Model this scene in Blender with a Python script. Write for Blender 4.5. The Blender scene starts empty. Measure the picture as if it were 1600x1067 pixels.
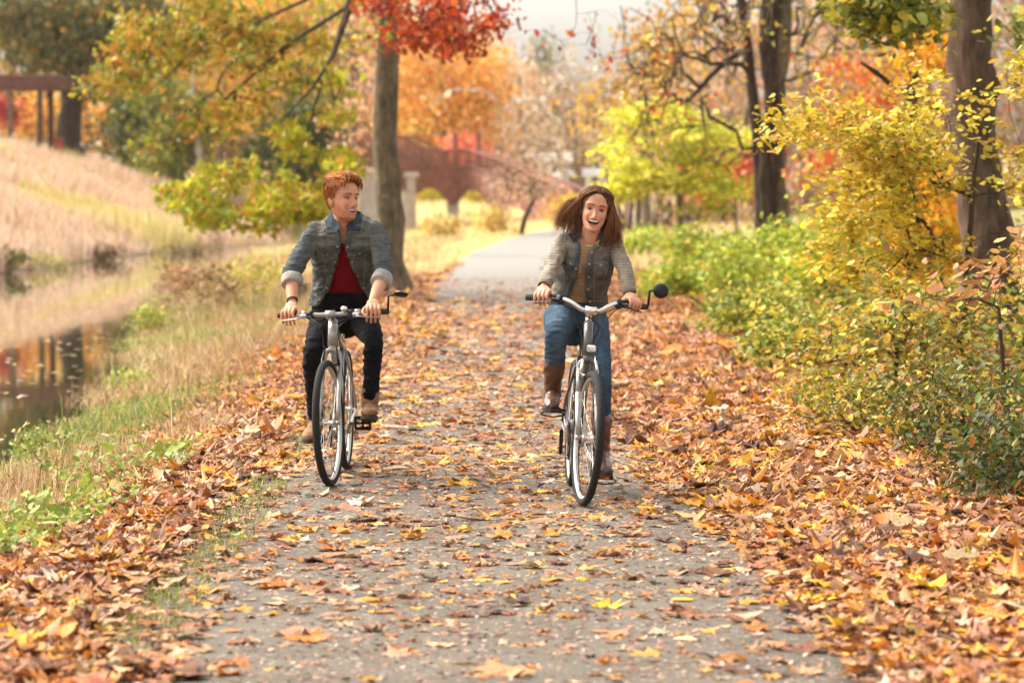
import bpy, math, random
import numpy as np
from mathutils import Vector, Matrix, noise
R = math.radians
rng = np.random.default_rng(11)
random.seed(5)
SC = bpy.context.scene
COL = SC.collection
FPX = 4444.4          # focal length in photograph pixels (100 mm on 36 mm)
CAMH = 1.55
PITCH = math.atan(213.5 / FPX)

def P(px, py, d):
    """world point seen at photo pixel (px,py) at distance d ahead"""
    v = np.array([px - 800.0,
                  FPX * math.cos(PITCH) - (py - 533.5) * math.sin(PITCH),
                  -FPX * math.sin(PITCH) - (py - 533.5) * math.cos(PITCH)])
    v *= d / v[1]
    return np.array([v[0], d, CAMH + v[2]])

# ---------------------------------------------------------------- linking and naming
def link(o, parent=None):
    COL.objects.link(o)
    if parent is not None:
        o.parent = parent
    return o

def tag(o, label=None, cat=None, group=None, kind=None):
    if label: o['label'] = label
    if cat: o['category'] = cat
    if group: o['group'] = group
    if kind: o['kind'] = kind
    return o

def thing(name, label, cat, loc=(0, 0, 0), rot=(0, 0, 0), group=None):
    o = bpy.data.objects.new(name, None)
    o.empty_display_size = 0.2
    o.location = loc
    o.rotation_euler = rot
    link(o)
    return tag(o, label, cat, group)

def mesh_obj(name, V, F, mat, parent=None, col=None, smooth=True):
    """V: (N,3); F: (M,k) int array, or a list of such arrays, or a list of tuples"""
    V = np.asarray(V, dtype=np.float32)
    me = bpy.data.meshes.new(name)
    if isinstance(F, np.ndarray):
        F = [F]
    if len(F) and isinstance(F[0], np.ndarray):
        F = [f for f in F if len(f)]
        loops = np.concatenate([f.ravel() for f in F]).astype(np.int32)
        cnt = np.concatenate([np.full(len(f), f.shape[1]) for f in F]).astype(np.int32)
        me.vertices.add(len(V)); me.vertices.foreach_set('co', V.ravel())
        me.loops.add(len(loops)); me.loops.foreach_set('vertex_index', loops)
        me.polygons.add(len(cnt))
        me.polygons.foreach_set('loop_start', np.concatenate([[0], np.cumsum(cnt)[:-1]]).astype(np.int32))
        me.update(calc_edges=True)
    else:
        me.from_pydata([tuple(map(float, v)) for v in V], [], F)
    if smooth:
        me.polygons.foreach_set('use_smooth', np.ones(len(me.polygons), dtype=bool))
    if col is not None:
        c = np.ones((len(V), 4), dtype=np.float32)
        c[:, :3] = col
        a = me.color_attributes.new('Col', 'FLOAT_COLOR', 'POINT')
        a.data.foreach_set('color', c.ravel())
    me.materials.append(mat)
    me.update()
    o = bpy.data.objects.new(name, me)
    return link(o, parent)

class MB:
    """collects shapes into one mesh"""
    def __init__(s): s.V = []; s.F = []; s.C = []; s.n = 0
    def add(s, V, F, c=None):
        V = np.asarray(V, float)
        s.V.append(V)
        s.F += [tuple(int(i) + s.n for i in f) for f in F]
        s.C.append(np.tile(np.array(c if c is not None else (1, 1, 1), float), (len(V), 1)) if c is None or np.ndim(c) == 1 else c)
        s.n += len(V)
    def box(s, c, size, rot=None, col=None, bev=0.0):
        c = np.array(c, float); h = np.array(size, float) / 2
        if bev > 0:
            b = min(bev, h.min() * 0.9); vs = []
            for sx in (-1, 1):
                for sy in (-1, 1):
                    for sz in (-1, 1):
                        for ax in range(3):
                            q = np.array([h[0] - b, h[1] - b, h[2] - b]); q[ax] = h[ax]
                            vs.append(q * (sx, sy, sz))
            V = np.array(vs)
            import itertools
            def vi(sx, sy, sz, ax): return ((((sx > 0) * 2 + (sy > 0)) * 2) + (sz > 0)) * 3 + ax
            F = []
            for ax in range(3):
                o1, o2 = [(1, 2), (2, 0), (0, 1)][ax]
                for s_ in (-1, 1):
                    q = []
                    for a_, b_ in ((-1, -1), (1, -1), (1, 1), (-1, 1)):
                        t = [0, 0, 0]; t[ax] = s_; t[o1] = a_; t[o2] = b_
                        q.append(vi(*t, ax))
                    F.append(q if s_ > 0 else q[::-1])
                for a_ in (-1, 1):
                    for b_ in (-1, 1):
                        t0 = [0, 0, 0]; t0[ax] = -1; t0[o1] = a_; t0[o2] = b_
                        t1 = list(t0); t1[ax] = 1
                        F.append([vi(*t0, o1), vi(*t1, o1), vi(*t1, o2), vi(*t0, o2)])
            for sx in (-1, 1):
                for sy in (-1, 1):
                    for sz in (-1, 1):
                        F.append([vi(sx, sy, sz, 0), vi(sx, sy, sz, 1), vi(sx, sy, sz, 2)])
        else:
            V = np.array([[x, y, z] for x in (-1, 1) for y in (-1, 1) for z in (-1, 1)]) * h
            F = [(0, 1, 3, 2), (4, 6, 7, 5), (0, 4, 5, 1), (2, 3, 7, 6), (0, 2, 6, 4), (1, 5, 7, 3)]
        if rot is not None: V = V @ np.array(rot).T
        s.add(V + c, F, col)
        return s
    def tube(s, pts, r, n=10, col=None, cap=True, flat=1.0, up=None):
        V, F = tube_vf(pts, r, n, cap, flat, up)
        s.add(V, F, col)
        return s
    def torus(s, c, R0, r0, axis=(1, 0, 0), nu=48, nv=10, col=None, rx=1.0):
        c = np.array(c, float); a = np.array(axis, float); a /= np.linalg.norm(a)
        u = np.cross(a, (0, 0, 1.0)); u /= np.linalg.norm(u); w = np.cross(a, u)
        V = []
        for i in range(nu):
            t = 2 * math.pi * i / nu; rad = u * math.cos(t) + w * math.sin(t)
            for j in range(nv):
                p = 2 * math.pi * j / nv
                V.append(c + rad * (R0 + r0 * math.cos(p)) + a * r0 * rx * math.sin(p))
        F = [(i * nv + j, i * nv + (j + 1) % nv, ((i + 1) % nu) * nv + (j + 1) % nv, ((i + 1) % nu) * nv + j) for i in range(nu) for j in range(nv)]
        s.add(V, F, col); return s
    def ball(s, c, r, nu=14, nv=9, col=None, rot=None):
        c = np.array(c, float); r = np.ones(3) * np.array(r, float)
        V = [(0, 0, 1.0)]; F = []
        for j in range(1, nv):
            for i in range(nu):
                a = math.pi * j / nv; b = 2 * math.pi * i / nu
                V.append((math.sin(a) * math.cos(b), math.sin(a) * math.sin(b), math.cos(a)))
        V.append((0, 0, -1.0)); L = len(V) - 1
        for i in range(nu):
            k = (i + 1) % nu
            F.append((0, 1 + i, 1 + k)); F.append((L, L - nu + k, L - nu + i))
            for j in range(nv - 2):
                F.append((1 + j * nu + i, 1 + (j + 1) * nu + i, 1 + (j + 1) * nu + k, 1 + j * nu + k))
        V = np.array(V) * r
        if rot is not None: V = V @ np.array(rot).T
        s.add(V + c, F, col); return s
    def build(s, name, mat, parent=None, smooth=True, usecol=False):
        V = np.concatenate(s.V)
        return mesh_obj(name, V, s.F, mat, parent, np.concatenate(s.C) if usecol else None, smooth)

def tube_vf(pts, r, n=10, cap=True, flat=1.0, up=None):
    pts = np.array(pts, float); m = len(pts)
    r = np.array(r, float) if np.ndim(r) else np.full(m, float(r))
    T = np.gradient(pts, axis=0); T /= np.linalg.norm(T, axis=1)[:, None] + 1e-12
    u = np.array(up if up is not None else ((0, 0, 1.0) if abs(T[0][2]) < 0.9 else (1.0, 0, 0)), float)
    V = []
    for i in range(m):
        u = u - T[i] * np.dot(u, T[i]); u /= np.linalg.norm(u) + 1e-12
        w = np.cross(T[i], u)
        for k in range(n):
            a = 2 * math.pi * k / n
            V.append(pts[i] + r[i] * (math.cos(a) * u * flat + math.sin(a) * w))
    F = [(i * n + k, i * n + (k + 1) % n, (i + 1) * n + (k + 1) % n, (i + 1) * n + k) for i in range(m - 1) for k in range(n)]
    if cap:
        F.append(tuple(range(n))[::-1]); F.append(tuple((m - 1) * n + k for k in range(n)))
    return np.array(V), F

def spline(P_, n=8):
    """Catmull-Rom through the points"""
    P_ = [np.array(p, float) for p in P_]
    Q = [2 * P_[0] - P_[1]] + P_ + [2 * P_[-1] - P_[-2]]
    out = []
    for i in range(1, len(Q) - 2):
        for k in range(n):
            t = k / n
            out.append(0.5 * (2 * Q[i] + (Q[i + 1] - Q[i - 1]) * t + (2 * Q[i - 1] - 5 * Q[i] + 4 * Q[i + 1] - Q[i + 2]) * t * t + (3 * Q[i] - Q[i - 1] - 3 * Q[i + 1] + Q[i + 2]) * t ** 3))
    out.append(P_[-1])
    return np.array(out)

# ---------------------------------------------------------------- materials
class NT:
    def __init__(s, name):
        s.m = bpy.data.materials.new(name); s.m.use_nodes = True
        s.t = s.m.node_tree; s.t.nodes.clear()
        s.out = s.t.nodes.new('ShaderNodeOutputMaterial')
    def n(s, typ, **kw):
        nd = s.t.nodes.new('ShaderNode' + typ)
        for k, v in kw.items():
            if k in nd.inputs.keys() if isinstance(k, str) else False: nd.inputs[k].default_value = v
            else: setattr(nd, k, v)
        return nd
    def l(s, a, b): s.t.links.new(a, b)
    def coord(s, kind='Object'):
        return s.n('TexCoord').outputs[kind]
    def noise(s, scale, detail=4, rough=0.6, vec=None, dist=0.0):
        nd = s.n('TexNoise'); nd.inputs['Scale'].default_value = scale; nd.inputs['Detail'].default_value = detail
        nd.inputs['Roughness'].default_value = rough; nd.inputs['Distortion'].default_value = dist
        s.l(vec if vec is not None else s.coord(), nd.inputs['Vector']); return nd.outputs['Fac']
    def ramp(s, fac, stops):
        nd = s.n('ValToRGB'); e = nd.color_ramp.elements
        while len(e) < len(stops): e.new(0.5)
        for el, (p, c) in zip(e, stops): el.position = p; el.color = (*c, 1) if len(c) == 3 else c
        s.l(fac, nd.inputs['Fac']); return nd.outputs['Color']
    def mix(s, a, b, fac, typ='MIX'):
        nd = s.n('Mix', data_type='RGBA', blend_type=typ)
        for v, i in ((a, 6), (b, 7)):
            if isinstance(v, (tuple, list)): nd.inputs[i].default_value = (*v, 1)
            else: s.l(v, nd.inputs[i])
        if isinstance(fac, (int, float)): nd.inputs[0].default_value = fac
        else: s.l(fac, nd.inputs[0])
        return nd.outputs[2]
    def scale(s, v, sc):
        m = s.n('Mapping'); m.inputs['Scale'].default_value = sc; s.l(v, m.inputs['Vector']); return m.outputs['Vector']
    def bump(s, h, strength=0.3, dist=0.01):
        b = s.n('Bump'); b.inputs['Strength'].default_value = strength; b.inputs['Distance'].default_value = dist
        s.l(h, b.inputs['Height']); return b.outputs['Normal']
    def bsdf(s, color, rough=0.6, metal=0.0, normal=None, spec=0.5, trans=0.0, sss=0.0, coat=0.0):
        b = s.n('BsdfPrincipled')
        if isinstance(color, (tuple, list)): b.inputs['Base Color'].default_value = (*color, 1)
        else: s.l(color, b.inputs['Base Color'])
        if isinstance(rough, (int, float)): b.inputs['Roughness'].default_value = rough
        else: s.l(rough, b.inputs['Roughness'])
        b.inputs['Metallic'].default_value = metal
        b.inputs['Specular IOR Level'].default_value = spec
        b.inputs['Coat Weight'].default_value = coat
        if sss: b.inputs['Subsurface Weight'].default_value = sss; b.inputs['Subsurface Radius'].default_value = (0.02, 0.008, 0.004); b.inputs['Subsurface Scale'].default_value = 0.5
        if normal is not None: s.l(normal, b.inputs['Normal'])
        o = b.outputs[0]
        if trans:
            t = s.n('BsdfTranslucent')
            if isinstance(color, (tuple, list)): t.inputs['Color'].default_value = (*color, 1)
            else: s.l(color, t.inputs['Color'])
            mx = s.n('MixShader'); mx.inputs[0].default_value = trans
            s.l(o, mx.inputs[1]); s.l(t.outputs[0], mx.inputs[2]); o = mx.outputs[0]
        s.l(o, s.out.inputs['Surface'])
        return s.m
    def col(s):
        a = s.n('Attribute'); a.attribute_name = 'Col'; return a.outputs['Color']

MAT = {}
def simple(name, c, rough=0.5, metal=0.0, var=0.15, ns=30, bs=0.0, spec=0.5, coat=0.0):
    k = NT(name)
    f = k.noise(ns)
    lo = tuple(x * (1 - var) for x in c); hi = tuple(min(1, x * (1 + var)) for x in c)
    cc = k.ramp(f, [(0.3, lo), (0.7, hi)])
    MAT[name] = k.bsdf(cc, rough, metal, k.bump(k.noise(ns * 4), bs, 0.004) if bs else None, spec, coat=coat)
    return MAT[name]

def m_leaf():
    k = NT('leaf'); c = k.col()
    f = k.noise(60, 3)
    c2 = k.mix(c, k.ramp(f, [(0.3, (0.5, 0.44, 0.34)), (0.7, (1.25, 1.25, 1.2))]), 0.6, 'MULTIPLY')
    MAT['leaf'] = k.bsdf(c2, 0.55, spec=0.3, trans=0.30)
    k = NT('dead_leaf'); c = k.col()
    v = k.n('TexVoronoi'); v.inputs['Scale'].default_value = 55; k.l(k.coord(), v.inputs['Vector'])
    f = k.noise(90, 4)
    c2 = k.mix(c, k.ramp(f, [(0.28, (0.45, 0.36, 0.3)), (0.6, (1.15, 1.12, 1.1))]), 0.7, 'MULTIPLY')
    MAT['dead_leaf'] = k.bsdf(c2, 0.62, spec=0.35, trans=0.18, normal=k.bump(v.outputs['Distance'], 0.35, 0.006))
    k = NT('grass_blade'); c = k.col()
    MAT['grass'] = k.bsdf(c, 0.6, spec=0.25, trans=0.35)
    k = NT('hair'); c = k.col()
    MAT['hair'] = k.bsdf(c, 0.6, spec=0.18, trans=0.15)
m_leaf()

def m_bark(name, lo, hi, sc=1.0, lichen=None):
    k = NT(name); v = k.scale(k.coord(), (1, 1, 0.22))
    f = k.noise(14 * sc, 8, 0.7, v); f2 = k.noise(2.2 * sc, 4, 0.6)
    c = k.ramp(f, [(0.35, lo), (0.62, hi)])
    c = k.mix(c, k.ramp(f2, [(0.35, (0.6, 0.6, 0.6)), (0.65, (1.2, 1.18, 1.12))]), 0.8, 'MULTIPLY')
    if lichen:
        c = k.mix(c, lichen, k.ramp(k.noise(9, 5, 0.7), [(0.6, (0, 0, 0)), (0.68, (0.75, 0.75, 0.75))]))
    MAT[name] = k.bsdf(c, 0.85, normal=k.bump(f, 0.7, 0.03), spec=0.2)
m_bark('bark_grey', (0.075, 0.058, 0.034), (0.20, 0.16, 0.105), 1.0, (0.30, 0.28, 0.2))
m_bark('bark_brown', (0.05, 0.03, 0.018), (0.13, 0.085, 0.055), 1.0)
m_bark('bark_dark', (0.03, 0.02, 0.014), (0.09, 0.062, 0.045), 1.4)
m_bark('bark_pale', (0.28, 0.24, 0.2), (0.62, 0.57, 0.5), 0.7)
m_bark('bark_mid', (0.12, 0.085, 0.06), (0.26, 0.19, 0.14), 1.0)

# ---------------------------------------------------------------- terrain
NB = ([0, 20, 26, 32, 40, 50, 65, 77, 100, 120, 150, 175, 500], [-3.7, -3.9, -4.2, -4.7, -5.5, -6.6, -8.2, -9.4, -9.8, -9.3, -8.4, -8, -8])
FB = ([0, 50, 77, 105, 125, 150, 175, 500], [-11, -13, -13.9, -14.2, -13.4, -10.6, -8, -8])
WATER = -0.36
PATHC = ([0, 60, 95, 112, 125, 150, 200], [0.0, -0.12, 0.1, 0.9, 2.3, 7.5, 20])
PHW = 1.42
def vnoise(x, y, s, seed=0):
    """smooth value noise, vectorised"""
    x = np.asarray(x) * s + seed * 17.3; y = np.asarray(y) * s + seed * 5.1
    xi = np.floor(x).astype(np.int64); yi = np.floor(y).astype(np.int64)
    fx = x - xi; fy = y - yi; fx = fx * fx * (3 - 2 * fx); fy = fy * fy * (3 - 2 * fy)
    def h(a, b):
        q = (a * 374761393 + b * 668265263 + seed * 974711) & 0x7fffffff
        q = ((q ^ (q >> 13)) * 1274126177) & 0x7fffffff
        return ((q ^ (q >> 16)) & 0xffff) / 65535.0
    return (h(xi, yi) * (1 - fx) + h(xi + 1, yi) * fx) * (1 - fy) + (h(xi, yi + 1) * (1 - fx) + h(xi + 1, yi + 1) * fx) * fy

def Hgt(x, y):
    x = np.asarray(x, float); y = np.asarray(y, float)
    xn = np.interp(y, *NB); xf = np.interp(y, *FB); pc = np.interp(y, *PATHC)
    z0 = np.interp(y, [0, 108, 135, 165, 230, 500], [0, 0, 0.55, 1.55, 2.2, 5])
    el = pc - 1.75
    t = np.clip((el - x) / np.maximum(el - xn, 0.1), 0, 1)
    left = z0 * (1 - t) + (WATER - 0.05) * t ** 1.25 + 0 * t
    wid = np.maximum(xn - xf, 0.01)
    u = np.clip((xn - x) / wid, 0, 1)
    water = WATER - 0.05 - 0.9 * np.sin(np.pi * u) * np.clip(wid / 4, 0, 1)
    hill = np.interp(xf - x, [0, 1.5, 4, 9, 17, 40, 90], [WATER - 0.05, 0.15, 1.0, 2.6, 4.5, 7.6, 13])
    hillw = np.clip((150 - y) / 60, 0, 1) * 0 + 1
    r = x - (pc + 1.7)
    right = z0 + np.interp(r, [-1, 0, 1, 3, 8, 20, 60], [0, 0, 0.07, 0.3, 0.8, 1.6, 6])
    # beyond the canal's end the lawn is continuous
    z = np.where(x > pc, right, np.where(x > xn, left, np.where(x > xf, water, hill * hillw)))
    fade = np.clip((y - 150) / 25, 0, 1)
    lawn = z0 + np.interp(-12 - x, [0, 6, 19, 60], [0, .6, 3.2, 9])
    z = np.where((x < pc), z * (1 - fade) + lawn * fade, z)
    onp = np.abs(x - pc) < PHW + 0.2
    z = z + np.where(onp, 0, 0.10 * (vnoise(x, y, 0.5, 1) - 0.5) * np.clip((np.abs(x - pc) - PHW) / 1.5, 0, 1) + 0.03 * (vnoise(x, y, 2.2, 2) - 0.5))
    return z
def Hz(x, y): return float(Hgt(np.array([x]), np.array([y]))[0])

# ---------------------------------------------------------------- scatter of leaf-like faces
def leaf_template(kind):
    """flat leaf outline as ring of vertices around a midrib point (unit length)"""
    if kind == 'maple':
        a = np.array([-90, -62, -38, -12, 8, 30, 50, 72, 90, 108, 130, 150, 172, 192, 218, 242]) * math.pi / 180
        r = np.array([0.30, 0.42, 0.28, 0.55, 0.30, 0.62, 0.34, 0.42, 0.74, 0.42, 0.34, 0.62, 0.30, 0.55, 0.28, 0.42])
        ring = np.stack([np.cos(a) * r, np.sin(a) * r], 1)
    elif kind == 'oval':
        a = np.linspace(0, 2 * math.pi, 9)[:-1]
        ring = np.stack([0.27 * np.cos(a) * (1 - 0.15 * np.sin(a)), 0.52 * np.sin(a)], 1)
    elif kind == 'oak':
        a = np.array([-90, -50, -30, -5, 12, 35, 55, 90, 125, 145, 168, 185, 210, 230]) * math.pi / 180
        r = np.array([0.5, 0.22, 0.42, 0.2, 0.42, 0.24, 0.42, 0.6, 0.42, 0.24, 0.42, 0.2, 0.42, 0.22])
        ring = np.stack([np.cos(a) * r, np.sin(a) * r], 1)
    else:  # small diamond
        ring = np.array([[0, -0.5], [0.3, 0.0], [0, 0.5], [-0.3, 0.0]])
    return ring

def scatter(name, mat, parent, pos, size, cols, kind='diamond', tilt=0.6, curl=0.25, up=None, yaw=None, seed=0):
    """pos (N,3), size (N,), cols (N,3): one mesh of N leaves lying near horizontal with random tilt (tilt=9: any way)"""
    r = np.random.default_rng(seed + len(pos))
    ring = leaf_template(kind); k = len(ring); N = len(pos)
    cen = kind != 'diamond'
    T = np.concatenate([[[0, 0]], ring]) if cen else ring
    yawv = r.uniform(0, 2 * math.pi, N) if yaw is None else yaw
    if np.ndim(tilt) == 0 and tilt > 3:
        n = r.normal(size=(N, 3)); n[:, 2] = np.abs(n[:, 2]) * 0.9 + 0.1
    else:
        n = np.stack([r.normal(0, tilt, N), r.normal(0, tilt, N), np.ones(N)], 1)
    n /= np.linalg.norm(n, axis=1)[:, None]
    a = np.stack([np.cos(yawv), np.sin(yawv), np.zeros(N)], 1)
    u = a - n * np.sum(a * n, 1)[:, None]; u /= np.linalg.norm(u, axis=1)[:, None]
    w = np.cross(n, u)
    lx = T[None, :, 0] * r.uniform(0.75, 1.2, (N, 1)) * (1 + r.normal(0, 0.10, (N, len(T))))
    ly = T[None, :, 1] * np.ones((N, 1)) * (1 + r.normal(0, 0.10, (N, len(T))))
    cs = np.ones((N, 1)) if np.ndim(tilt) == 0 else (tilt / np.max(tilt))[:, None]; cu = curl * r.normal(1.0, 0.8, (N, 1)) * cs; cv = curl * r.normal(0.3, 1.0, (N, 1)) * cs
    lz = cu * lx ** 2 * 2.2 + cv * ly ** 2 * 1.8 + (np.abs(curl) > 0) * r.normal(0, 0.05 + curl * 0.10, (N, len(T))) * (kind in ('maple', 'oak'))
    S = size[:, None, None]
    V = pos[:, None, :] + S * (lx[..., None] * u[:, None, :] + ly[..., None] * w[:, None, :] + lz[..., None] * n[:, None, :])
    m = len(T); base = (np.arange(N) * m)[:, None]
    if cen:
        F = np.stack([np.stack([base[:, 0], base[:, 0] + 1 + i, base[:, 0] + 1 + (i + 1) % k], 1) for i in range(k)], 1).reshape(-1, 3)
    else:
        F = base + np.arange(4)[None, :]
    C = np.repeat(cols[:, None, :], m, 1) * r.uniform(0.88, 1.12, (N, m, 1))
    if cen: C[:, 0] *= 0.85
    return mesh_obj(name, V.reshape(-1, 3), F, mat, parent, C.reshape(-1, 3), smooth=cen)

def pick(pal, n, r, jit=0.18):
    """colours from a weighted palette [(w, (r,g,b))...]"""
    w = np.array([p[0] for p in pal], float); w /= w.sum()
    idx = r.choice(len(pal), n, p=w)
    c = np.array([p[1] for p in pal])[idx]
    return np.clip(c * np.exp(r.normal(0, jit, (n, 1))) * np.exp(r.normal(0, jit * 0.35, (n, 3))), 0.002, 0.95)

# ---------------------------------------------------------------- branching
class Skel:
    def __init__(s, pts, radii=None):
        s.p = [np.array(q, float) for q in pts]; s.par = [-1] + list(range(len(pts) - 1))
        s.fixed = list(radii) if radii is not None else None; s.nt = len(pts)
    def grow(s, targets, r, step=0.5, wig=0.12, minz_bias=0.25, start=0, droop=0.0):
        tp = np.array(targets, float)
        base = np.array(s.p)
        order = np.argsort(np.min(np.linalg.norm(tp[:, None] - base[None, start:], axis=2), axis=1))
        s.tips = []
        for i in order:
            t = tp[i]; A = np.array(s.p[start:])
            dv = t - A; d = np.linalg.norm(dv, axis=1)
            cost = d * (1 + minz_bias * np.clip(-dv[:, 2] / (d + 1e-6) + 0.2, 0, 1.2))
            j = int(np.argmin(cost)) + start
            a = s.p[j]; L = np.linalg.norm(t - a); n = max(2, int(L / step))
            off = r.normal(0, wig * L, 3); cur = j
            for k in range(1, n + 1):
                f = k / n
                q = a + (t - a) * f + off * math.sin(math.pi * f) * 0.6 + r.normal(0, 0.03 * L / n + wig * step * 0.35, 3) * (f < 1)
                q[2] += droop * L * math.sin(math.pi * f)
                s.p.append(q); s.par.append(cur); cur = len(s.p) - 1
            s.tips.append(cur)
        return s
    def near_tips(s, k=3):
        n = len(s.p); kid = [0] * n; h = [0] * n
        for i in range(n - 1, -1, -1):
            if s.par[i] >= 0: h[s.par[i]] = max(h[s.par[i]], h[i] + 1)
        return np.array([s.p[i] for i in range(s.nt, n) if h[i] <= k])
    def radii(s, tip=0.006, e=2.3):
        n = len(s.p); acc = np.zeros(n)
        for i in range(n - 1, -1, -1):
            if acc[i] == 0: acc[i] = tip ** e
            if s.par[i] >= 0: acc[s.par[i]] += acc[i]
        rad = acc ** (1 / e)
        if s.fixed is not None: rad[:s.nt] = s.fixed
        # a limb may not be thicker than what it grows from
        for i in range(n):
            if s.par[i] >= 0: rad[i] = min(rad[i], rad[s.par[i]] * 0.92 if i >= s.nt else rad[i])
        s.rad = rad; return rad
    def mesh(s, name, mat, parent, sides=6, tsides=18, from_trunk=True, root_flare=None, rough=0.06, which='all'):
        n = len(s.p); kids = [[] for _ in range(n)]
        for i in range(n):
            if s.par[i] >= 0: kids[s.par[i]].append(i)
        Vs = []; Fs = []; off = 0; P_ = np.array(s.p)
        starts = []
        if which in ('all', 'trunk'): starts.append((None, list(range(s.nt))))
        if which in ('all', 'limbs'):
            for i in range(n):
                for c in kids[i]:
                    if c < s.nt: continue
                    if i < s.nt or c != max(kids[i], key=lambda q: s.rad[q]):
                        starts.append((i, [c]))
        for pi, ch in starts:
            trunk = pi is None
            if not trunk:
                cur = ch[0]
                while kids[cur]:
                    cur = max(kids[cur], key=lambda q: s.rad[q]); ch.append(cur)
                pts = np.concatenate([[P_[pi]], P_[ch]]); rr = np.concatenate([[min(s.rad[pi], s.rad[ch[0]] * 1.25)], s.rad[ch]])
            else:
                pts = P_[ch]; rr = s.rad[ch]
            ns = tsides if trunk else sides
            m = len(pts)
            T = np.gradient(pts, axis=0); T /= np.linalg.norm(T, axis=1)[:, None] + 1e-9
            u = np.array([1.0, 0, 0]) if abs(T[0][0]) < 0.9 else np.array([0, 1.0, 0])
            ang = 2 * math.pi * np.arange(ns) / ns; U = []; W = []
            for q in range(m):
                u = u - T[q] * np.dot(u, T[q]); u /= np.linalg.norm(u) + 1e-9
                U.append(u); W.append(np.cross(T[q], u))
            U = np.array(U); W = np.array(W)
            R_ = rr[:, None] * (1 + (rng.normal(0, rough, (m, ns)) if trunk else 0))
            if trunk and root_flare:
                zz = pts[:, 2] - pts[0, 2]
                fl = np.exp(-zz / root_flare[1])[:, None] * root_flare[0]
                R_ = R_ * (1 + fl * (1 + 0.6 * np.cos(5 * ang + 1.0)[None, :]))
            V = pts[:, None] + R_[..., None] * (np.cos(ang)[None, :, None] * U[:, None] + np.sin(ang)[None, :, None] * W[:, None])
            i0 = (np.arange(m - 1) * ns)[:, None]; k0 = np.arange(ns)[None, :]; k1 = (k0 + 1) % ns
            F = np.stack([i0 + k0, i0 + k1, i0 + ns + k1, i0 + ns + k0], -1).reshape(-1, 4) + off
            Vs.append(V.reshape(-1, 3)); Fs.append(F); off += m * ns
        if not Vs: return None
        return mesh_obj(name, np.concatenate(Vs), np.concatenate(Fs), mat, parent)
# ================================================================ ground, path, water, sky
def m_ground():
    k = NT('ground_soil'); c = k.col(); 
    f = k.noise(6, 6, 0.7); f2 = k.noise(45, 5, 0.7)
    c2 = k.mix(c, k.ramp(f, [(0.3, (0.6, 0.58, 0.52)), (0.7, (1.3, 1.28, 1.2))]), 0.8, 'MULTIPLY')
    c2 = k.mix(c2, k.ramp(f2, [(0.3, (0.55, 0.52, 0.5)), (0.7, (1.35, 1.32, 1.3))]), 0.8, 'MULTIPLY')
    MAT['ground'] = k.bsdf(c2, 0.9, normal=k.bump(f2, 0.6, 0.03), spec=0.2)
    k = NT('asphalt'); co = k.coord()
    v = k.n('TexVoronoi'); v.inputs['Scale'].default_value = 70; k.l(co, v.inputs['Vector'])
    base = k.ramp(k.noise(1.3, 5, 0.6), [(0.3, (0.088, 0.073, 0.054)), (0.7, (0.135, 0.114, 0.087))])
    fine = k.noise(160, 3, 0.8)
    base = k.mix(base, k.ramp(fine, [(0.3, (0.5, 0.5, 0.5)), (0.52, (1, 1, 1)), (0.72, (1.9, 1.8, 1.65))]), 0.85, 'MULTIPLY')
    base = k.mix(base, (0.42, 0.36, 0.28), k.ramp(v.outputs['Color'], [(0.86, (0, 0, 0)), (0.9, (0.8, 0.8, 0.8))]))
    # asphalt turning paler further along the path
    sp = k.n('SeparateXYZ'); k.l(co, sp.inputs[0])
    mr = k.n('MapRange'); mr.inputs[1].default_value = 30; mr.inputs[2].default_value = 75; k.l(sp.outputs[1], mr.inputs[0])
    base = k.mix(base, (0.23, 0.215, 0.195), mr.outputs[0])
    MAT['asphalt'] = k.bsdf(base, 0.85, normal=k.bump(k.mix(fine, v.outputs['Distance'], 0.5), 0.7, 0.008), spec=0.3)
    k = NT('water'); v = k.scale(k.coord(), (0.9, 0.35, 1))
    MAT['water'] = k.bsdf((0.030, 0.028, 0.012), 0.03, normal=k.bump(k.noise(1.6, 3, 0.5, v), 0.06, 0.012), spec=0.9)
m_ground()

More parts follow.
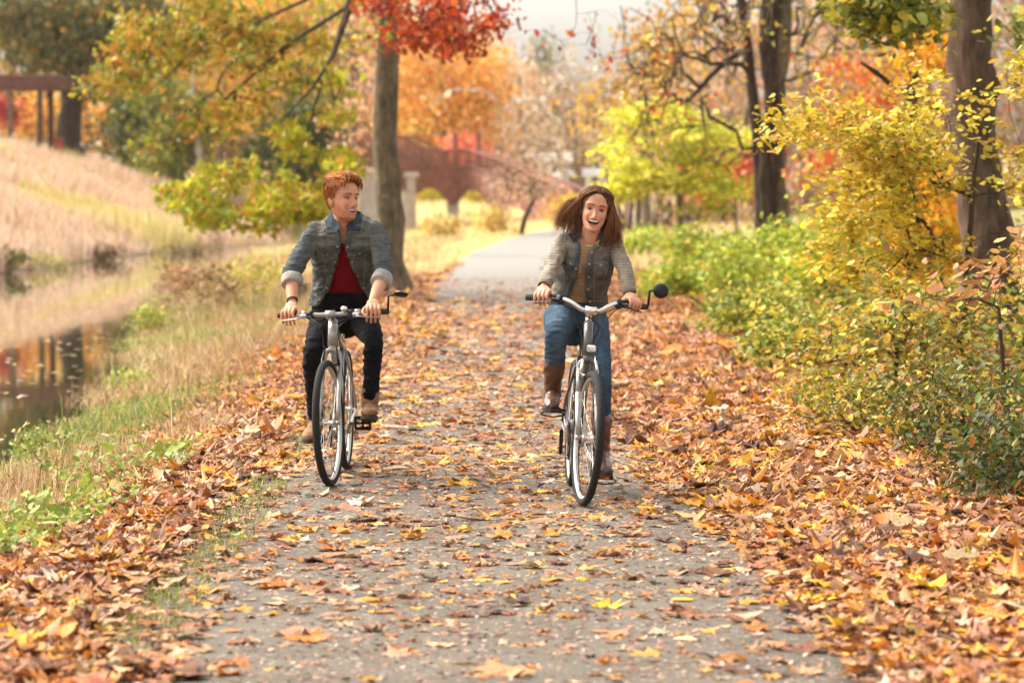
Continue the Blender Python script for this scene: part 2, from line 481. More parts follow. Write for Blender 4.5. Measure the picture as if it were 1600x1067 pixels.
def lin(*c): return np.array(c)
def ground_color(x, y):
    pc = np.interp(y, *PATHC); xn = np.interp(y, *NB); xf = np.interp(y, *FB)
    n = vnoise(x, y, 0.35, 3); n2 = vnoise(x, y, 1.3, 4)
    leafy = lin(0.20, 0.095, 0.045); straw = lin(0.34, 0.25, 0.13); olive = lin(0.13, 0.15, 0.04)
    pink = lin(0.56, 0.40, 0.28); lawn = lin(0.62, 0.48, 0.22); mud = lin(0.05, 0.04, 0.025); wood = lin(0.17, 0.10, 0.05)
    C = np.zeros(x.shape + (3,))
    m = (n * 0.6 + n2 * 0.4)[..., None]
    left = straw * m + olive * (1 - m)
    near = np.clip((30 - y) / 10, 0, 1) 
    lf = np.clip((x - (pc - 3.0)) / 0.8, 0, 1)[..., None]
    left = left * (1 - lf) + leafy * lf
    far = np.clip((y - 55) / 30, 0, 1)[..., None]
    left = left * (1 - far) + (lawn * 0.8 + olive * 0.5) * far
    right = leafy * 0.6 + wood * 0.4 + 0 * m
    rr = np.clip((x - (pc + 3)) / 2, 0, 1)[..., None]
    right = right * (1 - rr) + (olive * 0.7 * (1 - m) + wood * 0.8 * m) * rr
    right = right * (1 - far) + (olive * 1.3 * (1 - m) + straw * m) * far
    hill = pink * (0.75 + 0.5 * m) * (1 - 0.0)
    g2 = np.clip((vnoise(x, y, 0.12, 7) - 0.62) * 4, 0, 1)[..., None]
    hill = hill * (1 - g2 * 0.5) + olive * 1.6 * g2 * 0.5
    lw = lawn * (0.8 + 0.4 * m)
    ef = np.exp(-np.clip(xf - x, 0, 20) / 1.1)[..., None]; hill = hill * (1 - .85 * ef) + mud * .85 * ef
    C = np.where((x > pc)[..., None], right, np.where((x > xn)[..., None], left, np.where((x > xf)[..., None], mud, hill)))
    f = np.clip((y - 118) / 15, 0, 1)[..., None] * np.clip((x + 14) / 5, 0, 1)[..., None]
    C = C * (1 - f) + lw * f
    return np.clip(C, 0.01, 0.9)

def grid_mesh(name, xs, ys, zf, mat, cf=None):
    X, Y = np.meshgrid(xs, ys); Z = zf(X, Y)
    V = np.stack([X, Y, Z], -1).reshape(-1, 3); nx = len(xs); ny = len(ys)
    i = (np.arange(ny - 1) * nx)[:, None]; j = np.arange(nx - 1)[None, :]
    F = np.stack([i + j, i + j + 1, i + nx + j + 1, i + nx + j], -1).reshape(-1, 4)
    return mesh_obj(name, V, F, mat, None, cf(X, Y).reshape(-1, 3) if cf else None)

xs = np.unique(np.concatenate([np.linspace(-260, -45, 24), np.linspace(-45, -6, 110), np.linspace(-6, 8, 100), np.linspace(8, 30, 45), np.linspace(30, 260, 24)]))
ys = np.unique(np.concatenate([np.linspace(-20, 5, 12), np.linspace(5, 45, 200), np.linspace(45, 130, 130), np.linspace(130, 200, 50), np.linspace(200, 900, 30)]))
def zground(X, Y):
    pc = np.interp(Y, *PATHC)
    return Hgt(X, Y) - 0.035 * (np.abs(X - pc) < PHW - 0.06)
tag(grid_mesh('ground', xs, ys, zground, MAT['ground'], ground_color), kind='structure')
# path: a strip following its centre line
py_ = np.concatenate([np.linspace(-10, 60, 240), np.linspace(61, 175, 120)])
us = np.linspace(-1, 1, 19); V = []
for y in py_:
    pc = np.interp(y, *PATHC)
    for u in us:
        w = PHW * (1 + 0.06 * (float(vnoise(y, u > 0, 0.9, 5)) - 0.5))
        x = pc + u * w
        V.append((x, y, float(np.interp(y, [0, 108, 135, 165, 230, 500], [0, 0, 0.55, 1.55, 2.2, 5])) + 0.012 - 0.02 * u ** 6 + 0.006 * (float(vnoise(x, y, 0.8, 6)) - 0.5)))
nx = len(us); i = (np.arange(len(py_) - 1) * nx)[:, None]; j = np.arange(nx - 1)[None, :]
tag(mesh_obj('path', V, np.stack([i + j, i + j + 1, i + nx + j + 1, i + nx + j], -1).reshape(-1, 4), MAT['asphalt']), kind='structure')
# canal water
wy = np.linspace(-10, 172, 120); V = []; 
for y in wy:
    a = np.interp(y, *FB) - 0.5; b = np.interp(y, *NB) + 0.6
    V += [(a + (b - a) * t, y, WATER) for t in np.linspace(0, 1, 12)]
i = (np.arange(len(wy) - 1) * 12)[:, None]; j = np.arange(11)[None, :]
tag(mesh_obj('canal_water', V, np.stack([i + j, i + j + 1, i + 12 + j + 1, i + 12 + j], -1).reshape(-1, 4), MAT['water']), kind='structure')

# ================================================================ fallen leaves
TAN = [(5, (0.42, 0.21, 0.10)), (3.4, (0.54, 0.33, 0.18)), (3.4, (0.50, 0.175, 0.03)), (4.5, (0.23, 0.095, 0.042)), (0.9, (0.60, 0.36, 0.04)), (2.6, (0.10, 0.045, 0.026)), (0.7, (0.58, 0.42, 0.28)), (2.6, (0.60, 0.26, 0.035))]
def accept(n, x0, x1, y0, y1, dens, r, ypow=1.6):
    # more samples near the camera; returns positions thinned by dens in 0..1
    y = y0 * (y1 / y0) ** (r.random(n) ** 1.0)
    x = r.uniform(x0, x1, n)
    k = r.random(n) < dens(x, y)
    return x[k], y[k]
def litter_density(x, y):
    pc = np.interp(y, *PATHC); u = x - pc
    patch = vnoise(x, y, 1.1, 8) * 0.6 + vnoise(x, y, 3.0, 9) * 0.4
    mid = np.interp(y, [8, 12, 17, 24, 36, 48, 60], [0.05, 0.075, 0.12, 0.19, 0.24, 0.06, 0.0]) * (0.35 + 1.3 * patch)
    re = np.interp(y, [8, 13, 18, 26, 50], [1.2, 0.98, 0.75, 0.72, 0.85]) + 0.35 * (patch - 0.5)
    le = -np.interp(y, [8, 13, 18, 26, 50], [1.0, 1.18, 1.18, 1.1, 1.2]) + 0.4 * (patch - 0.5)
    d = mid
    rw = np.interp(y, [8, 30, 60], [3.2, 2.0, 1.5])
    d = np.where(u > re, np.clip((u - re) / 0.25, 0.35, 1) * np.clip((re + rw + 0.8 - u) / 0.9, 0.06, 1), d)
    lw = np.interp(y, [8, 12, 16, 30, 60], [1.5, 1.15, 0.9, 1.5, 1.4])
    gap = 1 - 0.9 * np.exp(-((u + 1.33) / 0.17) ** 2) * (vnoise(x * 0.5, y, 0.9, 10) > 0.42) * (y < 24)
    d = np.where(u < le, np.clip((le - u) / 0.25, 0.35, 1) * np.clip((u + 1.15 + lw + 0.6) / 0.8, 0.05, 1) * gap, d)
    return d * np.interp(y, [0, 40, 60, 80], [1, 0.9, 0.4, 0.05])
r_ = np.random.default_rng(3)
def litter():
    # number per unit of ln(y) grows with y^2: draw in bands
    PX = []; PY = []; SZ = []
    for y0, y1, dens, sz in ((7.3, 12, 1250, .066), (12, 18, 1050, .069), (18, 28, 640, .080), (28, 45, 260, .11), (45, 80, 80, .16)):
        x0, x1 = -3.6, 5.2
        n = int((x1 - x0) * (y1 - y0) * dens)
        x = r_.uniform(x0, x1, n); y = r_.uniform(y0, y1, n)
        inv = np.abs(x) < (0.185 * y + 1.3)
        k = (r_.random(n) < litter_density(x, y)) & inv
        PX.append(x[k]); PY.append(y[k]); SZ.append(np.full(k.sum(), sz) * np.exp(r_.normal(0, 0.38, k.sum())))
    x = np.concatenate(PX); y = np.concatenate(PY); s = np.clip(np.concatenate(SZ), 0.025, 0.2)
    d = litter_density(x, y)
    z = Hgt(x, y) + 0.014 + 0.07 * np.clip(d, 0, 1) * r_.random(len(x)) ** 1.3 * (np.abs(x) > 0.6)
    c = pick(TAN, len(x), r_, 0.22)
    yel = (vnoise(x, y, 0.7, 12) > 0.75) & (r_.random(len(x)) < 0.14)
    c[yel] = pick([(1, (0.75, 0.42, 0.03)), (1, (0.72, 0.30, 0.03))], int(yel.sum()), r_)
    P3 = np.stack([x, y, z], 1)
    g = (r_.random(len(x)) < 0.66)
    tl = np.interp(d, [0.2, 0.6], [0.07, 0.15])
    o = scatter('fallen_leaves', MAT['dead_leaf'], None, P3[g], s[g], c[g], 'maple', tl[g], 0.20, seed=1)
    tag(o, 'orange and tan lobed maple leaves lying over the path and its verges', 'fallen leaves', kind='stuff')
    o = scatter('fallen_leaves', MAT['dead_leaf'], None, P3[~g], s[~g] * 0.9, c[~g], 'oval', tl[~g] * 1.5, 0.5, seed=2)
    tag(o, 'curled brown oval leaves lying among the maple leaves', 'fallen leaves', kind='stuff')
    n = 60000
    y = 8 * (60 / 8) ** r_.random(n); x = r_.uniform(-1.6, 1.6, n)
    k = r_.random(n) < 0.35 + 0.6 * vnoise(x, y, 2.0, 13)
    x, y = x[k], y[k]; n = len(x)
    o = scatter('leaf_crumbs', MAT['dead_leaf'], None, np.stack([x, y, Hgt(x, y) + 0.016], 1), r_.uniform(0.008, 0.034, n) * np.interp(y, [8, 60], [1, 1.8]),
                pick([(3, (0.36, 0.2, 0.12)), (1, (0.52, 0.40, 0.3)), (2, (0.2, 0.10, 0.06))], n, r_), 'diamond', 0.25, 0, seed=3)
    tag(o, 'crumbled bits of dry leaf sprinkled over the asphalt', 'leaf crumbs', kind='stuff')
litter()

# ================================================================ grass
def blades(name, x, y, h, w, cols, lean=0.35, seed=0, bend=None):
    r = np.random.default_rng(seed + 77); n = len(x)
    z = Hgt(x, y) - 0.01
    a = r.uniform(0, 2 * math.pi, n); ln = np.abs(r.normal(0, lean, n)) * h; da = r.uniform(0, 2 * math.pi, n)
    wx = np.cos(a) * w; wy = np.sin(a) * w; dx = np.cos(da) * ln; dy = np.sin(da) * ln
    b = np.stack([x, y, z], 1); W = np.stack([wx, wy, 0 * wx], 1)
    m = b + np.stack([dx * 0.35, dy * 0.35, h * 0.6], 1); t = b + np.stack([dx, dy, h * (1 - 0.25 * np.minimum(ln / h, 1))], 1)
    V = np.stack([b - W, b + W, m + W * 0.75, m - W * 0.75, t], 1).reshape(-1, 3)
    i = (np.arange(n) * 5)[:, None]
    F4 = i + np.array([[0, 1, 2, 3]]); F3 = i + np.array([[3, 2, 4]])
    C = np.repeat(cols[:, None], 5, 1).reshape(-1, 3)
    return mesh_obj(name, V, [F4, F3], MAT['grass'], None, C)
STRAW = [(3, (0.46, 0.32, 0.165)), (2.5, (0.38, 0.23, 0.10)), (1.0, (0.62, 0.48, 0.29)), (1.6, (0.22, 0.13, 0.06))]
GREEN = [(2, (0.14, 0.20, 0.03)), (1.5, (0.24, 0.29, 0.05)), (1.5, (0.42, 0.38, 0.12)), (1, (0.09, 0.13, 0.02)), (1, (0.5, 0.36, 0.18))]
def grass():
    r = np.random.default_rng(21)
    X = []; Y = []; Hh = []; Ww = []; Cc = []
    for y0, y1, dens in ((8, 14, 1300), (14, 24, 900), (24, 45, 420), (45, 80, 160), (80, 118, 60)):
        x0 = float(np.interp(y1, *NB)) - 0.3; n = int((-1.2 - x0) * (y1 - y0) * dens)
        x = r.uniform(x0, -1.2, n); y = r.uniform(y0, y1, n)
        xn = np.interp(y, *NB)
        le = -1.15 - np.interp(y, [8, 12, 16, 30, 60], [1.35, 1.0, 0.75, 1.25, 0.9])
        clump = vnoise(x, y, 2.2, 14) * 0.5 + vnoise(x, y, 0.8, 15) * 0.5
        strip = (np.abs(x + 1.33) < 0.19) & (vnoise(x * 0.5, y, 0.9, 10) > 0.42) & (y < 24)
        k = (x > xn - 0.2) & ((x < le + 0.3 * (clump - 0.5)) | strip) & (r.random(n) < 0.25 + 0.9 * clump) & (np.abs(x) < 0.19 * y + 1.2)
        x, y, clump, strip = x[k], y[k], clump[k], strip[k]; n = len(x)
        gr = (vnoise(x, y, 0.55, 16) * 0.6 + vnoise(x, y, 1.6, 17) * 0.4 > np.interp(y, [8, 20, 60, 100], [0.46, 0.54, 0.58, 0.6])) | strip
        c = pick(STRAW, n, r); c[gr] = pick(GREEN, int(gr.sum()), r)
        h = np.where(gr, 0.07, 0.11) * np.exp(r.normal(0, 0.45, n)) * (0.35 + clump * 1.3) * np.interp(y, [8, 15, 30, 60], [0.8, 1, 1.3, 1.7]) * np.clip(.45 + (x - xn[k]) / 2.0, .45, 1)
        h = np.where(strip, 0.055, h)
        X.append(x); Y.append(y); Hh.append(h); Cc.append(c); Ww.append(np.full(n, np.interp((y0 + y1) / 2, [8, 60, 110], [0.0028, 0.008, 0.02])))
    o = blades('bank_grass', np.concatenate(X), np.concatenate(Y), np.concatenate(Hh), np.concatenate(Ww), np.concatenate(Cc), 0.95, 1)
    tag(o, 'dry straw and green grass on the bank between the path and the water', 'grass', kind='stuff')
    # pink-tan tall grass on the far bank
    n = 210000; y = r.uniform(60, 172, n); x = np.interp(y, *FB) - r.uniform(0.2, 30, n) ** 1.0
    k = (np.abs(x) < 0.19 * y + 1) & (r.random(n) < 0.4 + 0.8 * vnoise(x, y, 0.3, 18)); x, y = x[k], y[k]; n = len(x)
    PINK = [(3, (0.68, 0.49, 0.37)), (2, (0.74, 0.57, 0.42)), (1.6, (0.46, 0.29, 0.19)), (0.9, (0.42, 0.36, 0.15))]
    c = pick(PINK, n, r, 0.12); g = vnoise(x, y, 0.1, 19) > 0.66; c[g] = pick([(1, (0.5, 0.46, 0.15)), (1, (0.68, 0.52, 0.26))], int(g.sum()), r)
    o = blades('tall_grass', x, y, r.uniform(0.35, 0.95, n) * (0.3 + 1.2 * vnoise(x, y, 0.55, 20) * vnoise(x, y, 0.16, 41) * 1.6), np.full(n, 0.022), c, 0.35, 2)
    tag(o, 'pinkish dry tall grass covering the slope beyond the canal', 'grass', kind='stuff')
    # straw lawn below the footbridge and along the far verges
    n = 120000; y = r.uniform(62, 175, n); x = r.uniform(-16, 16, n)
    pc = np.interp(y, *PATHC); xn = np.interp(y, *NB)
    k = (np.abs(x - pc) > PHW + 0.1) & (x > xn) & (y > 60) & (r.random(n) < 0.4 + 0.6 * vnoise(x, y, 0.4, 22)) & ((y > 100) | (np.abs(x - pc) < 5)); x, y = x[k], y[k]; n = len(x)
    c = pick([(2, (0.75, 0.6, 0.3)), (2, (0.8, 0.62, 0.38)), (1, (0.55, 0.52, 0.15)), (0.8, (0.6, 0.36, 0.16))], n, r, 0.15)
    o = blades('lawn_grass', x, y, r.uniform(0.12, 0.45, n) * (0.4 + vnoise(x, y, 0.35, 23)), np.full(n, 0.02), c, 0.5, 3)
    tag(o, 'pale straw coloured grass beside the far stretch of the path', 'grass', kind='stuff')
grass()

# ================================================================ trees and shrubs
def blob_targets(blobs, d, dd, n, r):
    """blobs: (px,py,rx,ry[,weight[,depth shift]]) ; n points inside those ellipses around distance d"""
    w = np.array([b[2] * b[3] * (b[4] if len(b) > 4 else 1) for b in blobs], float); w /= w.sum()
    out = []
    for i in r.choice(len(blobs), n, p=w):
        b = blobs[i]; a = r.uniform(0, 2 * math.pi); q = math.sqrt(r.random())
        out.append(P(b[0] + b[2] * q * math.cos(a), b[1] + b[3] * q * math.sin(a), d + (b[5] if len(b) > 5 else 0) + r.uniform(-dd, dd)))
    return np.array(out)

def leaves_at(pts, n, spread, size, pal, r, flat=0.6):
    i = r.integers(0, len(pts), n)
    # clumps: each twig tip carries its own tone
    tone = np.exp(r.normal(0, 0.22, len(pts)))
    pos = pts[i] + r.normal(size=(n, 3)) * np.array([spread, spread, spread * flat])
    c = pick(pal, n, r, 0.12) * tone[i][:, None]
    return pos, size * np.exp(r.normal(0, 0.25, n)), np.clip(c, 0.005, 0.92)

def plant(name, label, cat, px, d, trunk, blobs, pal, n_t=40, n_l=3000, dd=1.5, size=0.2, spread=0.5, kind='diamond', bark='bark_mid',
          tilt=9, step=0.8, wig=0.08, tip=0.01, seed=0, group=None, crown=True, minz=0.25, flare=None, start=0, twigs=0, droop=0.0, x0=None,
          crown_name='crown', extra=None, flat=0.6, along=0.3, second=None, sides=6):
    """trunk: list of (px,py,radius) upward from the ground line; blobs place the crown"""
    r = np.random.default_rng(seed + int(px) * 3 + int(d))
    x = (px - 800) / FPX * d if x0 is None else x0
    z = Hz(x, d)
    T = thing(name, label, cat, (x, d, z), group=group)
    L = np.array([x, d, z])
    pts = [np.array([0, 0, -0.15])]; rad = [trunk[0][2]]
    for (qx, qy, qr) in trunk[1:] if len(trunk) > 1 else []:
        pts.append(P(qx, qy, d) - L); rad.append(qr)
    pts = np.array(pts); rad = np.array(rad)
    # resample the trunk
    seg = np.concatenate([[0], np.cumsum(np.linalg.norm(np.diff(pts, axis=0), axis=1))]); m = max(4, int(seg[-1] / step * 1.5) + 2)
    s = np.linspace(0, seg[-1], m); rp = np.stack([np.interp(s, seg, pts[:, k]) for k in range(3)], 1); rr = np.interp(s, seg, rad)
    rp[1:-1] += r.normal(0, 0.15 * rad.mean(), (m - 2, 3)) * (1, 1, 0)
    sk = Skel(rp, rr)
    tg = blob_targets(blobs, d, dd, n_t, r) - L
    sk.grow(tg, r, step, wig, minz, min(start, m - 2), droop)
    if twigs:
        tp = np.array([sk.p[i] for i in range(sk.nt, len(sk.p))])
        q = tp[r.integers(0, len(tp), twigs)]; sk.grow(q + r.normal(size=(twigs, 3)) * spread * 1.3, r, step * 0.6, 0.12, 0.0, sk.nt)
    sk.radii(tip)
    sk.mesh('trunk' if m > 3 else 'stems', MAT[bark], T, which='trunk', root_flare=flare)
    sk.mesh('branches', MAT[bark], T, which='limbs', sides=sides)
    if crown and n_l:
        tips = sk.near_tips(2 if step > .45 else 3)
        pos, sz, c = leaves_at(tips, n_l, spread, size, pal, r, flat)
        scatter(crown_name, MAT['leaf'], T, pos, sz, c, kind, tilt, 0.3, seed=seed)
    return T, sk

YG = [(3, (0.52, 0.50, 0.03)), (2, (0.36, 0.42, 0.03)), (1.4, (0.70, 0.50, 0.04)), (0.7, (0.66, 0.30, 0.04))]
YGO = [(2, (0.58, 0.38, 0.045)), (1.4, (0.56, 0.25, 0.045)), (2.4, (0.40, 0.38, 0.035)), (1.6, (0.20, 0.24, 0.03))]
OLIVE = [(3, (0.10, 0.115, 0.018)), (2, (0.18, 0.16, 0.022)), (1, (0.38, 0.19, 0.03)), (1.5, (0.06, 0.075, 0.014))]
DKG = [(3, (0.06, 0.085, 0.018)), (2, (0.12, 0.14, 0.022)), (1, (0.24, 0.23, 0.03))]
ORG = [(3, (0.75, 0.36, 0.08)), (2, (0.78, 0.46, 0.10)), (1, (0.70, 0.24, 0.06)), (1, (0.62, 0.42, 0.15))]
PEACH = [(3, (0.66, 0.46, 0.31)), (2, (0.68, 0.38, 0.19)), (2, (0.56, 0.43, 0.34))]
REDS = [(3, (0.46, 0.055, 0.010)), (2, (0.58, 0.13, 0.02)), (1.4, (0.26, 0.03, 0.008))]
YEL = [(4, (0.66, 0.50, 0.045)), (2, (0.60, 0.40, 0.035)), (1.6, (0.48, 0.46, 0.06)), (0.6, (0.40, 0.22, 0.04))]
BRIGHTG = [(3, (0.38, 0.45, 0.04)), (2, (0.22, 0.32, 0.03)), (1.5, (0.58, 0.55, 0.06)), (0.5, (0.65, 0.38, 0.06))]
GREY = [(3, (0.50, 0.42, 0.36)), (2, (0.42, 0.32, 0.26)), (1, (0.62, 0.45, 0.32))]

def vegetation():
    # the tall grey tree beside the path, its limbs hanging over bank and path
    T, sk = plant('tree', 'tall grey trunk at the path edge behind the man, yellow green boughs over the water', 'tree', 606, 51,
        [(606, 455, 0.30), (606, 440, 0.27), (604, 300, 0.225), (602, 100, 0.21), (598, -120, 0.19), (600, -420, 0.15)],
        [(480, -60, 140, 60, 1, 0), (640, -80, 120, 60, 1, 0), (535, 60, 30, 60, .7, 0)],
        YG, 60, 1500, 1.6, 0.125, 0.24, 'oak', 'bark_grey', step=0.55, wig=0.10, tip=0.006, seed=3, flare=(0.75, 0.55), start=20, twigs=60, minz=-0.2, droop=0.10, crown_name='crown', tilt=0.9)
    r = np.random.default_rng(9)
    L = np.array(T.location)
    def spray(nm, blobs, root, d, dd, n_t, n_l, pal, size, spread, label, tip=0.010, kind='oak', r0=.05):
        s2 = Skel([P(*q, d) - L for q in root], [r0 - r0 * .17 * i for i in range(len(root))])
        s2.grow(blob_targets(blobs, d, dd, n_t, r) - L, r, 0.35, 0.10, -0.1, 0, 0.04); s2.radii(tip)
        br = s2.mesh('bough', MAT['bark_dark'], T)
        tips = s2.near_tips(2)
        if n_l:
            pos, sz, c = leaves_at(tips, n_l, spread, size, pal, r)
            o = scatter(nm, MAT['leaf'], T, pos, sz, c, kind, 9, 0.35, seed=5)
            if label: o['label'] = label
    spray('foliage', [(655, 20, 60, 35), (735, 25, 65, 30), (690, 60, 60, 22, .8), (795, 70, 12, 14, .6), (620, 75, 15, 8, .4), (600, 10, 30, 20, .3)], [(600, -420), (700, -260), (760, -120), (720, -30)], 43, 1.2, 55, 1300, REDS, 0.115, 0.17,
          'bright red oak leaves hanging in front of the grey trunk')
    spray('foliage', [(185, 135, 38, 26), (235, 90, 55, 36), (330, 40, 80, 45), (430, 40, 70, 40, .7), (240, 25, 40, 25, .6)], [(598, -160), (560, -100), (480, 0), (390, 40), (300, 80)], 49, 1.2, 80, 2600, YGO, 0.125, 0.2,
          'orange and yellow leaves along the outer boughs')
    spray('foliage', [(315, 310, 55, 22, 1.2), (380, 270, 60, 26), (425, 318, 45, 22), (285, 300, 24, 12, .6), (350, 345, 45, 12), (330, 268, 30, 12, .6), (400, 358, 26, 10, .6)], [(598, -180), (548, 10), (522, 85), (490, 135), (445, 185), (395, 250)], 46, 1.6, 110, 2300, YG, 0.115, 0.13, None)
    spray('foliage', [(470, 310, 60, 26), (515, 255, 36, 26), (455, 245, 35, 14, .8), (500, 335, 45, 18), (520, 130, 22, 60, .4), (450, 200, 25, 14, .5), (535, 200, 14, 30, .5)], [(598, -180), (552, -20), (528, 60), (505, 120), (488, 180), (465, 260)], 47, 1.6, 110, 2300, YG, 0.115, 0.13, None)
    spray('foliage', [(400, 120, 60, 50, .6), (300, 190, 45, 22, .6), (350, 170, 60, 30, .5), (470, 100, 40, 60, .5), (250, 230, 40, 14, .3)], [(598, -180), (545, 10), (450, 70), (370, 140)], 48, 1.0, 60, 1100, YGO, 0.12, 0.2, None)
    spray('foliage', [(870, 60, 50, 50), (940, 60, 40, 50), (1000, 30, 40, 30), (700, 110, 60, 20, .5)], [(700, -260), (800, -140), (900, -60)], 40, 1.5, 22, 25, REDS, 0.10, 0.1, None, 0.0022, r0=.012)
    # far left bank
    plant('oak_tree', 'big dark oak standing on the far grassy slope beside the open pavilion', 'tree', 107, 170,
        [(107, 245, 0.85), (107, 225, 0.66), (108, 165, 0.6), (100, 80, 0.42), (75, 10, 0.25), (60, -60, .15)],
        [(60, 50, 90, 62), (165, 95, 65, 55), (110, 20, 110, 40), (30, 92, 60, 22), (190, 50, 60, 60)], OLIVE, 70, 9000, 4, 0.42, 1.1, bark='bark_dark', step=2, tip=0.03, seed=1, flare=(0.5, 1.2), start=4)
    plant('conifer', 'dense dark green conifer at the top of the far slope right of the oak', 'tree', 224, 158, [(224, 262, 0.25), (224, 200, .2), (226, 130, .08)],
        [(220, 230, 42, 28), (228, 185, 40, 32), (225, 140, 30, 32)], DKG, 50, 5200, 2, 0.33, 0.75, bark='bark_dark', step=1.5, tip=0.02, seed=2)
    plant('round_tree', 'olive green bushy tree next to the dark conifer on the far bank', 'tree', 280, 152, [(280, 285, 0.2), (280, 240, .16), (282, 180, .08)],
        [(275, 245, 38, 32), (290, 200, 38, 38), (270, 160, 30, 30)], [(3, (0.13, 0.16, 0.022)), (2, (0.22, 0.23, 0.03)), (1, (0.4, 0.32, 0.05))], 50, 5000, 2, 0.33, 0.75, bark='bark_dark', step=1.5, tip=0.02, seed=3)
    plant('round_tree', 'dark green rounded tree half hidden behind the hanging yellow green bough', 'tree', 465, 150, [(465, 305, 0.25), (465, 260, .2), (462, 180, .08)],
        [(465, 200, 50, 45), (440, 235, 40, 30), (490, 240, 30, 30)], DKG, 50, 4200, 2, 0.33, 0.8, bark='bark_dark', step=1.5, tip=0.02, seed=4)
    plant('birch_tree', 'white barked slender tree at the water side beyond the pink grass', 'tree', 312, 150, [(312, 292, 0.2), (310, 240, .17), (306, 200, .12), (300, 120, .06)],
        [(305, 120, 30, 50), (300, 90, 40, 40)], YGO, 18, 500, 2, 0.25, 0.7, bark='bark_pale', step=1.5, tip=0.02, seed=5)
    plant('orange_tree', 'tall orange tree filling the gap above the conifer and the birch', 'tree', 345, 200, [(345, 285, 0.35), (345, 150, .3), (345, 0, .12)],
        [(300, 60, 80, 90), (400, 60, 90, 80), (370, 150, 80, 60), (250, 20, 60, 60)], [(3, (0.74, 0.38, 0.06)), (2, (0.72, 0.46, 0.08)), (1, (0.45, 0.38, 0.07))], 90, 9000, 4, 0.42, 1.2, bark='bark_mid', step=2.2, tip=0.03, seed=6)
    plant('bare_tree', 'thin many stemmed tree with pinkish leaves just left of the grey trunk', 'tree', 553, 88, [(553, 330, 0.13), (553, 240, .1), (550, 130, .06), (552, 10, .04)],
        [(550, 110, 32, 100), (545, 220, 28, 40), (560, 30, 30, 50)], [(2, (0.74, 0.36, 0.2)), (2, (0.72, 0.45, 0.3)), (1, (0.5, 0.3, 0.2))], 60, 750, 1, 0.18, 0.4, bark='bark_mid', step=0.9, tip=0.011, seed=7, minz=0.9)
    plant('red_shrub', 'crimson shrub at the foot of the pavilion posts', 'shrub', 6, 172, [(6, 215, .1), (6, 190, .05)], [(4, 175, 16, 28)], [(2, (0.5, 0.05, 0.05)), (1, (0.62, 0.1, 0.06))], 14, 700, 1, 0.3, 0.6, step=1, tip=.02, seed=8)
    plant('yellow_tree', 'golden yellow tree seen through the open pavilion', 'tree', 48, 200, [(48, 228, .2), (48, 190, .1)], [(48, 180, 36, 34)], [(3, (0.78, 0.46, 0.07)), (1, (0.7, 0.3, 0.05))], 30, 2200, 2, 0.38, 0.9, step=1.5, tip=.02, seed=9)
    plant('orange_tree', 'small orange tree behind the guard rail between oak and conifer', 'tree', 165, 205, [(165, 235, .2), (165, 200, .1)], [(160, 195, 42, 28)], ORG + OLIVE[:1], 30, 2200, 2, 0.38, 0.9, step=1.5, tip=.02, seed=10)
    # centre background
    plant('maple_tree', 'bright orange maple rising right behind the rusty footbridge', 'tree', 690, 195, [(690, 300, 0.4), (690, 200, .32), (690, 90, .15)],
        [(690, 130, 75, 60), (660, 190, 60, 40), (740, 190, 60, 45), (650, 100, 40, 40)], ORG, 90, 7500, 4, 0.40, 1.1, bark='bark_mid', step=2, tip=0.03, seed=11)
    plant('maple_tree', 'peach leaved maple with a dark trunk behind the end of the footbridge', 'tree', 752, 215, [(752, 295, 0.5), (752, 200, .42), (758, 100, .2)],
        [(770, 140, 55, 50), (730, 100, 50, 50), (800, 190, 60, 40), (830, 170, 40, 30)], PEACH, 80, 3600, 4, 0.40, 1.3, bark='bark_mid', step=2, tip=0.03, seed=12)
    plant('sycamore_tree', 'white limbed sycamore spreading bare crooked branches over the footbridge', 'tree', 880, 185, [(880, 310, 0.28), (876, 250, .26), (872, 190, .22)],
        [(800, 105, 25, 12), (760, 145, 30, 8), (690, 145, 50, 10), (900, 100, 30, 30), (800, 165, 40, 12), (960, 200, 30, 20)], PEACH, 26, 160, 3, 0.3, 1.2, bark='bark_pale', step=1.6, wig=0.18, tip=0.07, seed=13, minz=0.1)
    plant('bare_tree', 'greyish brown leafless tree with fine twigs left of the white house', 'tree', 905, 175, [(905, 305, 0.3), (900, 230, .2), (890, 140, .1)],
        [(880, 200, 60, 60), (850, 230, 60, 35), (895, 140, 35, 35)], GREY, 130, 1200, 4, 0.22, 0.9, bark='bark_mid', step=1.6, tip=0.02, seed=14, twigs=240)
    plant('bare_tree', 'pale bare tree with tawny buds above the right end of the footbridge', 'tree', 815, 205, [(815, 300, 0.3), (815, 230, .2), (812, 120, .1)],
        [(810, 210, 60, 45), (770, 220, 50, 30), (860, 200, 40, 50)], GREY, 110, 1800, 4, 0.24, 1.0, bark='bark_mid', step=1.8, tip=0.022, seed=15, twigs=200)
    plant('conifer', 'hazy grey green conifer poking above the bare trees against the white sky', 'tree', 852, 270, [(852, 290, 0.3), (852, 120, .2), (850, 58, .06)],
        [(851, 80, 12, 22, 1.4), (851, 130, 24, 35), (852, 200, 34, 45)], [(2, (0.22, 0.22, 0.12)), (1, (0.34, 0.30, 0.18))], 60, 3400, 2, 0.45, 0.9, bark='bark_mid', step=2, tip=0.03, seed=16)
    plant('crabapple_tree', 'small leaning leafless tree on the straw coloured lawn beside the path bend', 'tree', 812, 122, [(812, 356, 0.13), (822, 335, .11), (834, 312, .08)],
        [(815, 295, 40, 22), (790, 305, 25, 14), (845, 300, 25, 14)], [(2, (0.6, 0.42, 0.25)), (1, (0.62, 0.35, 0.2))], 55, 600, 2, 0.15, 0.35, bark='bark_dark', step=0.8, tip=0.013, seed=17, twigs=80)
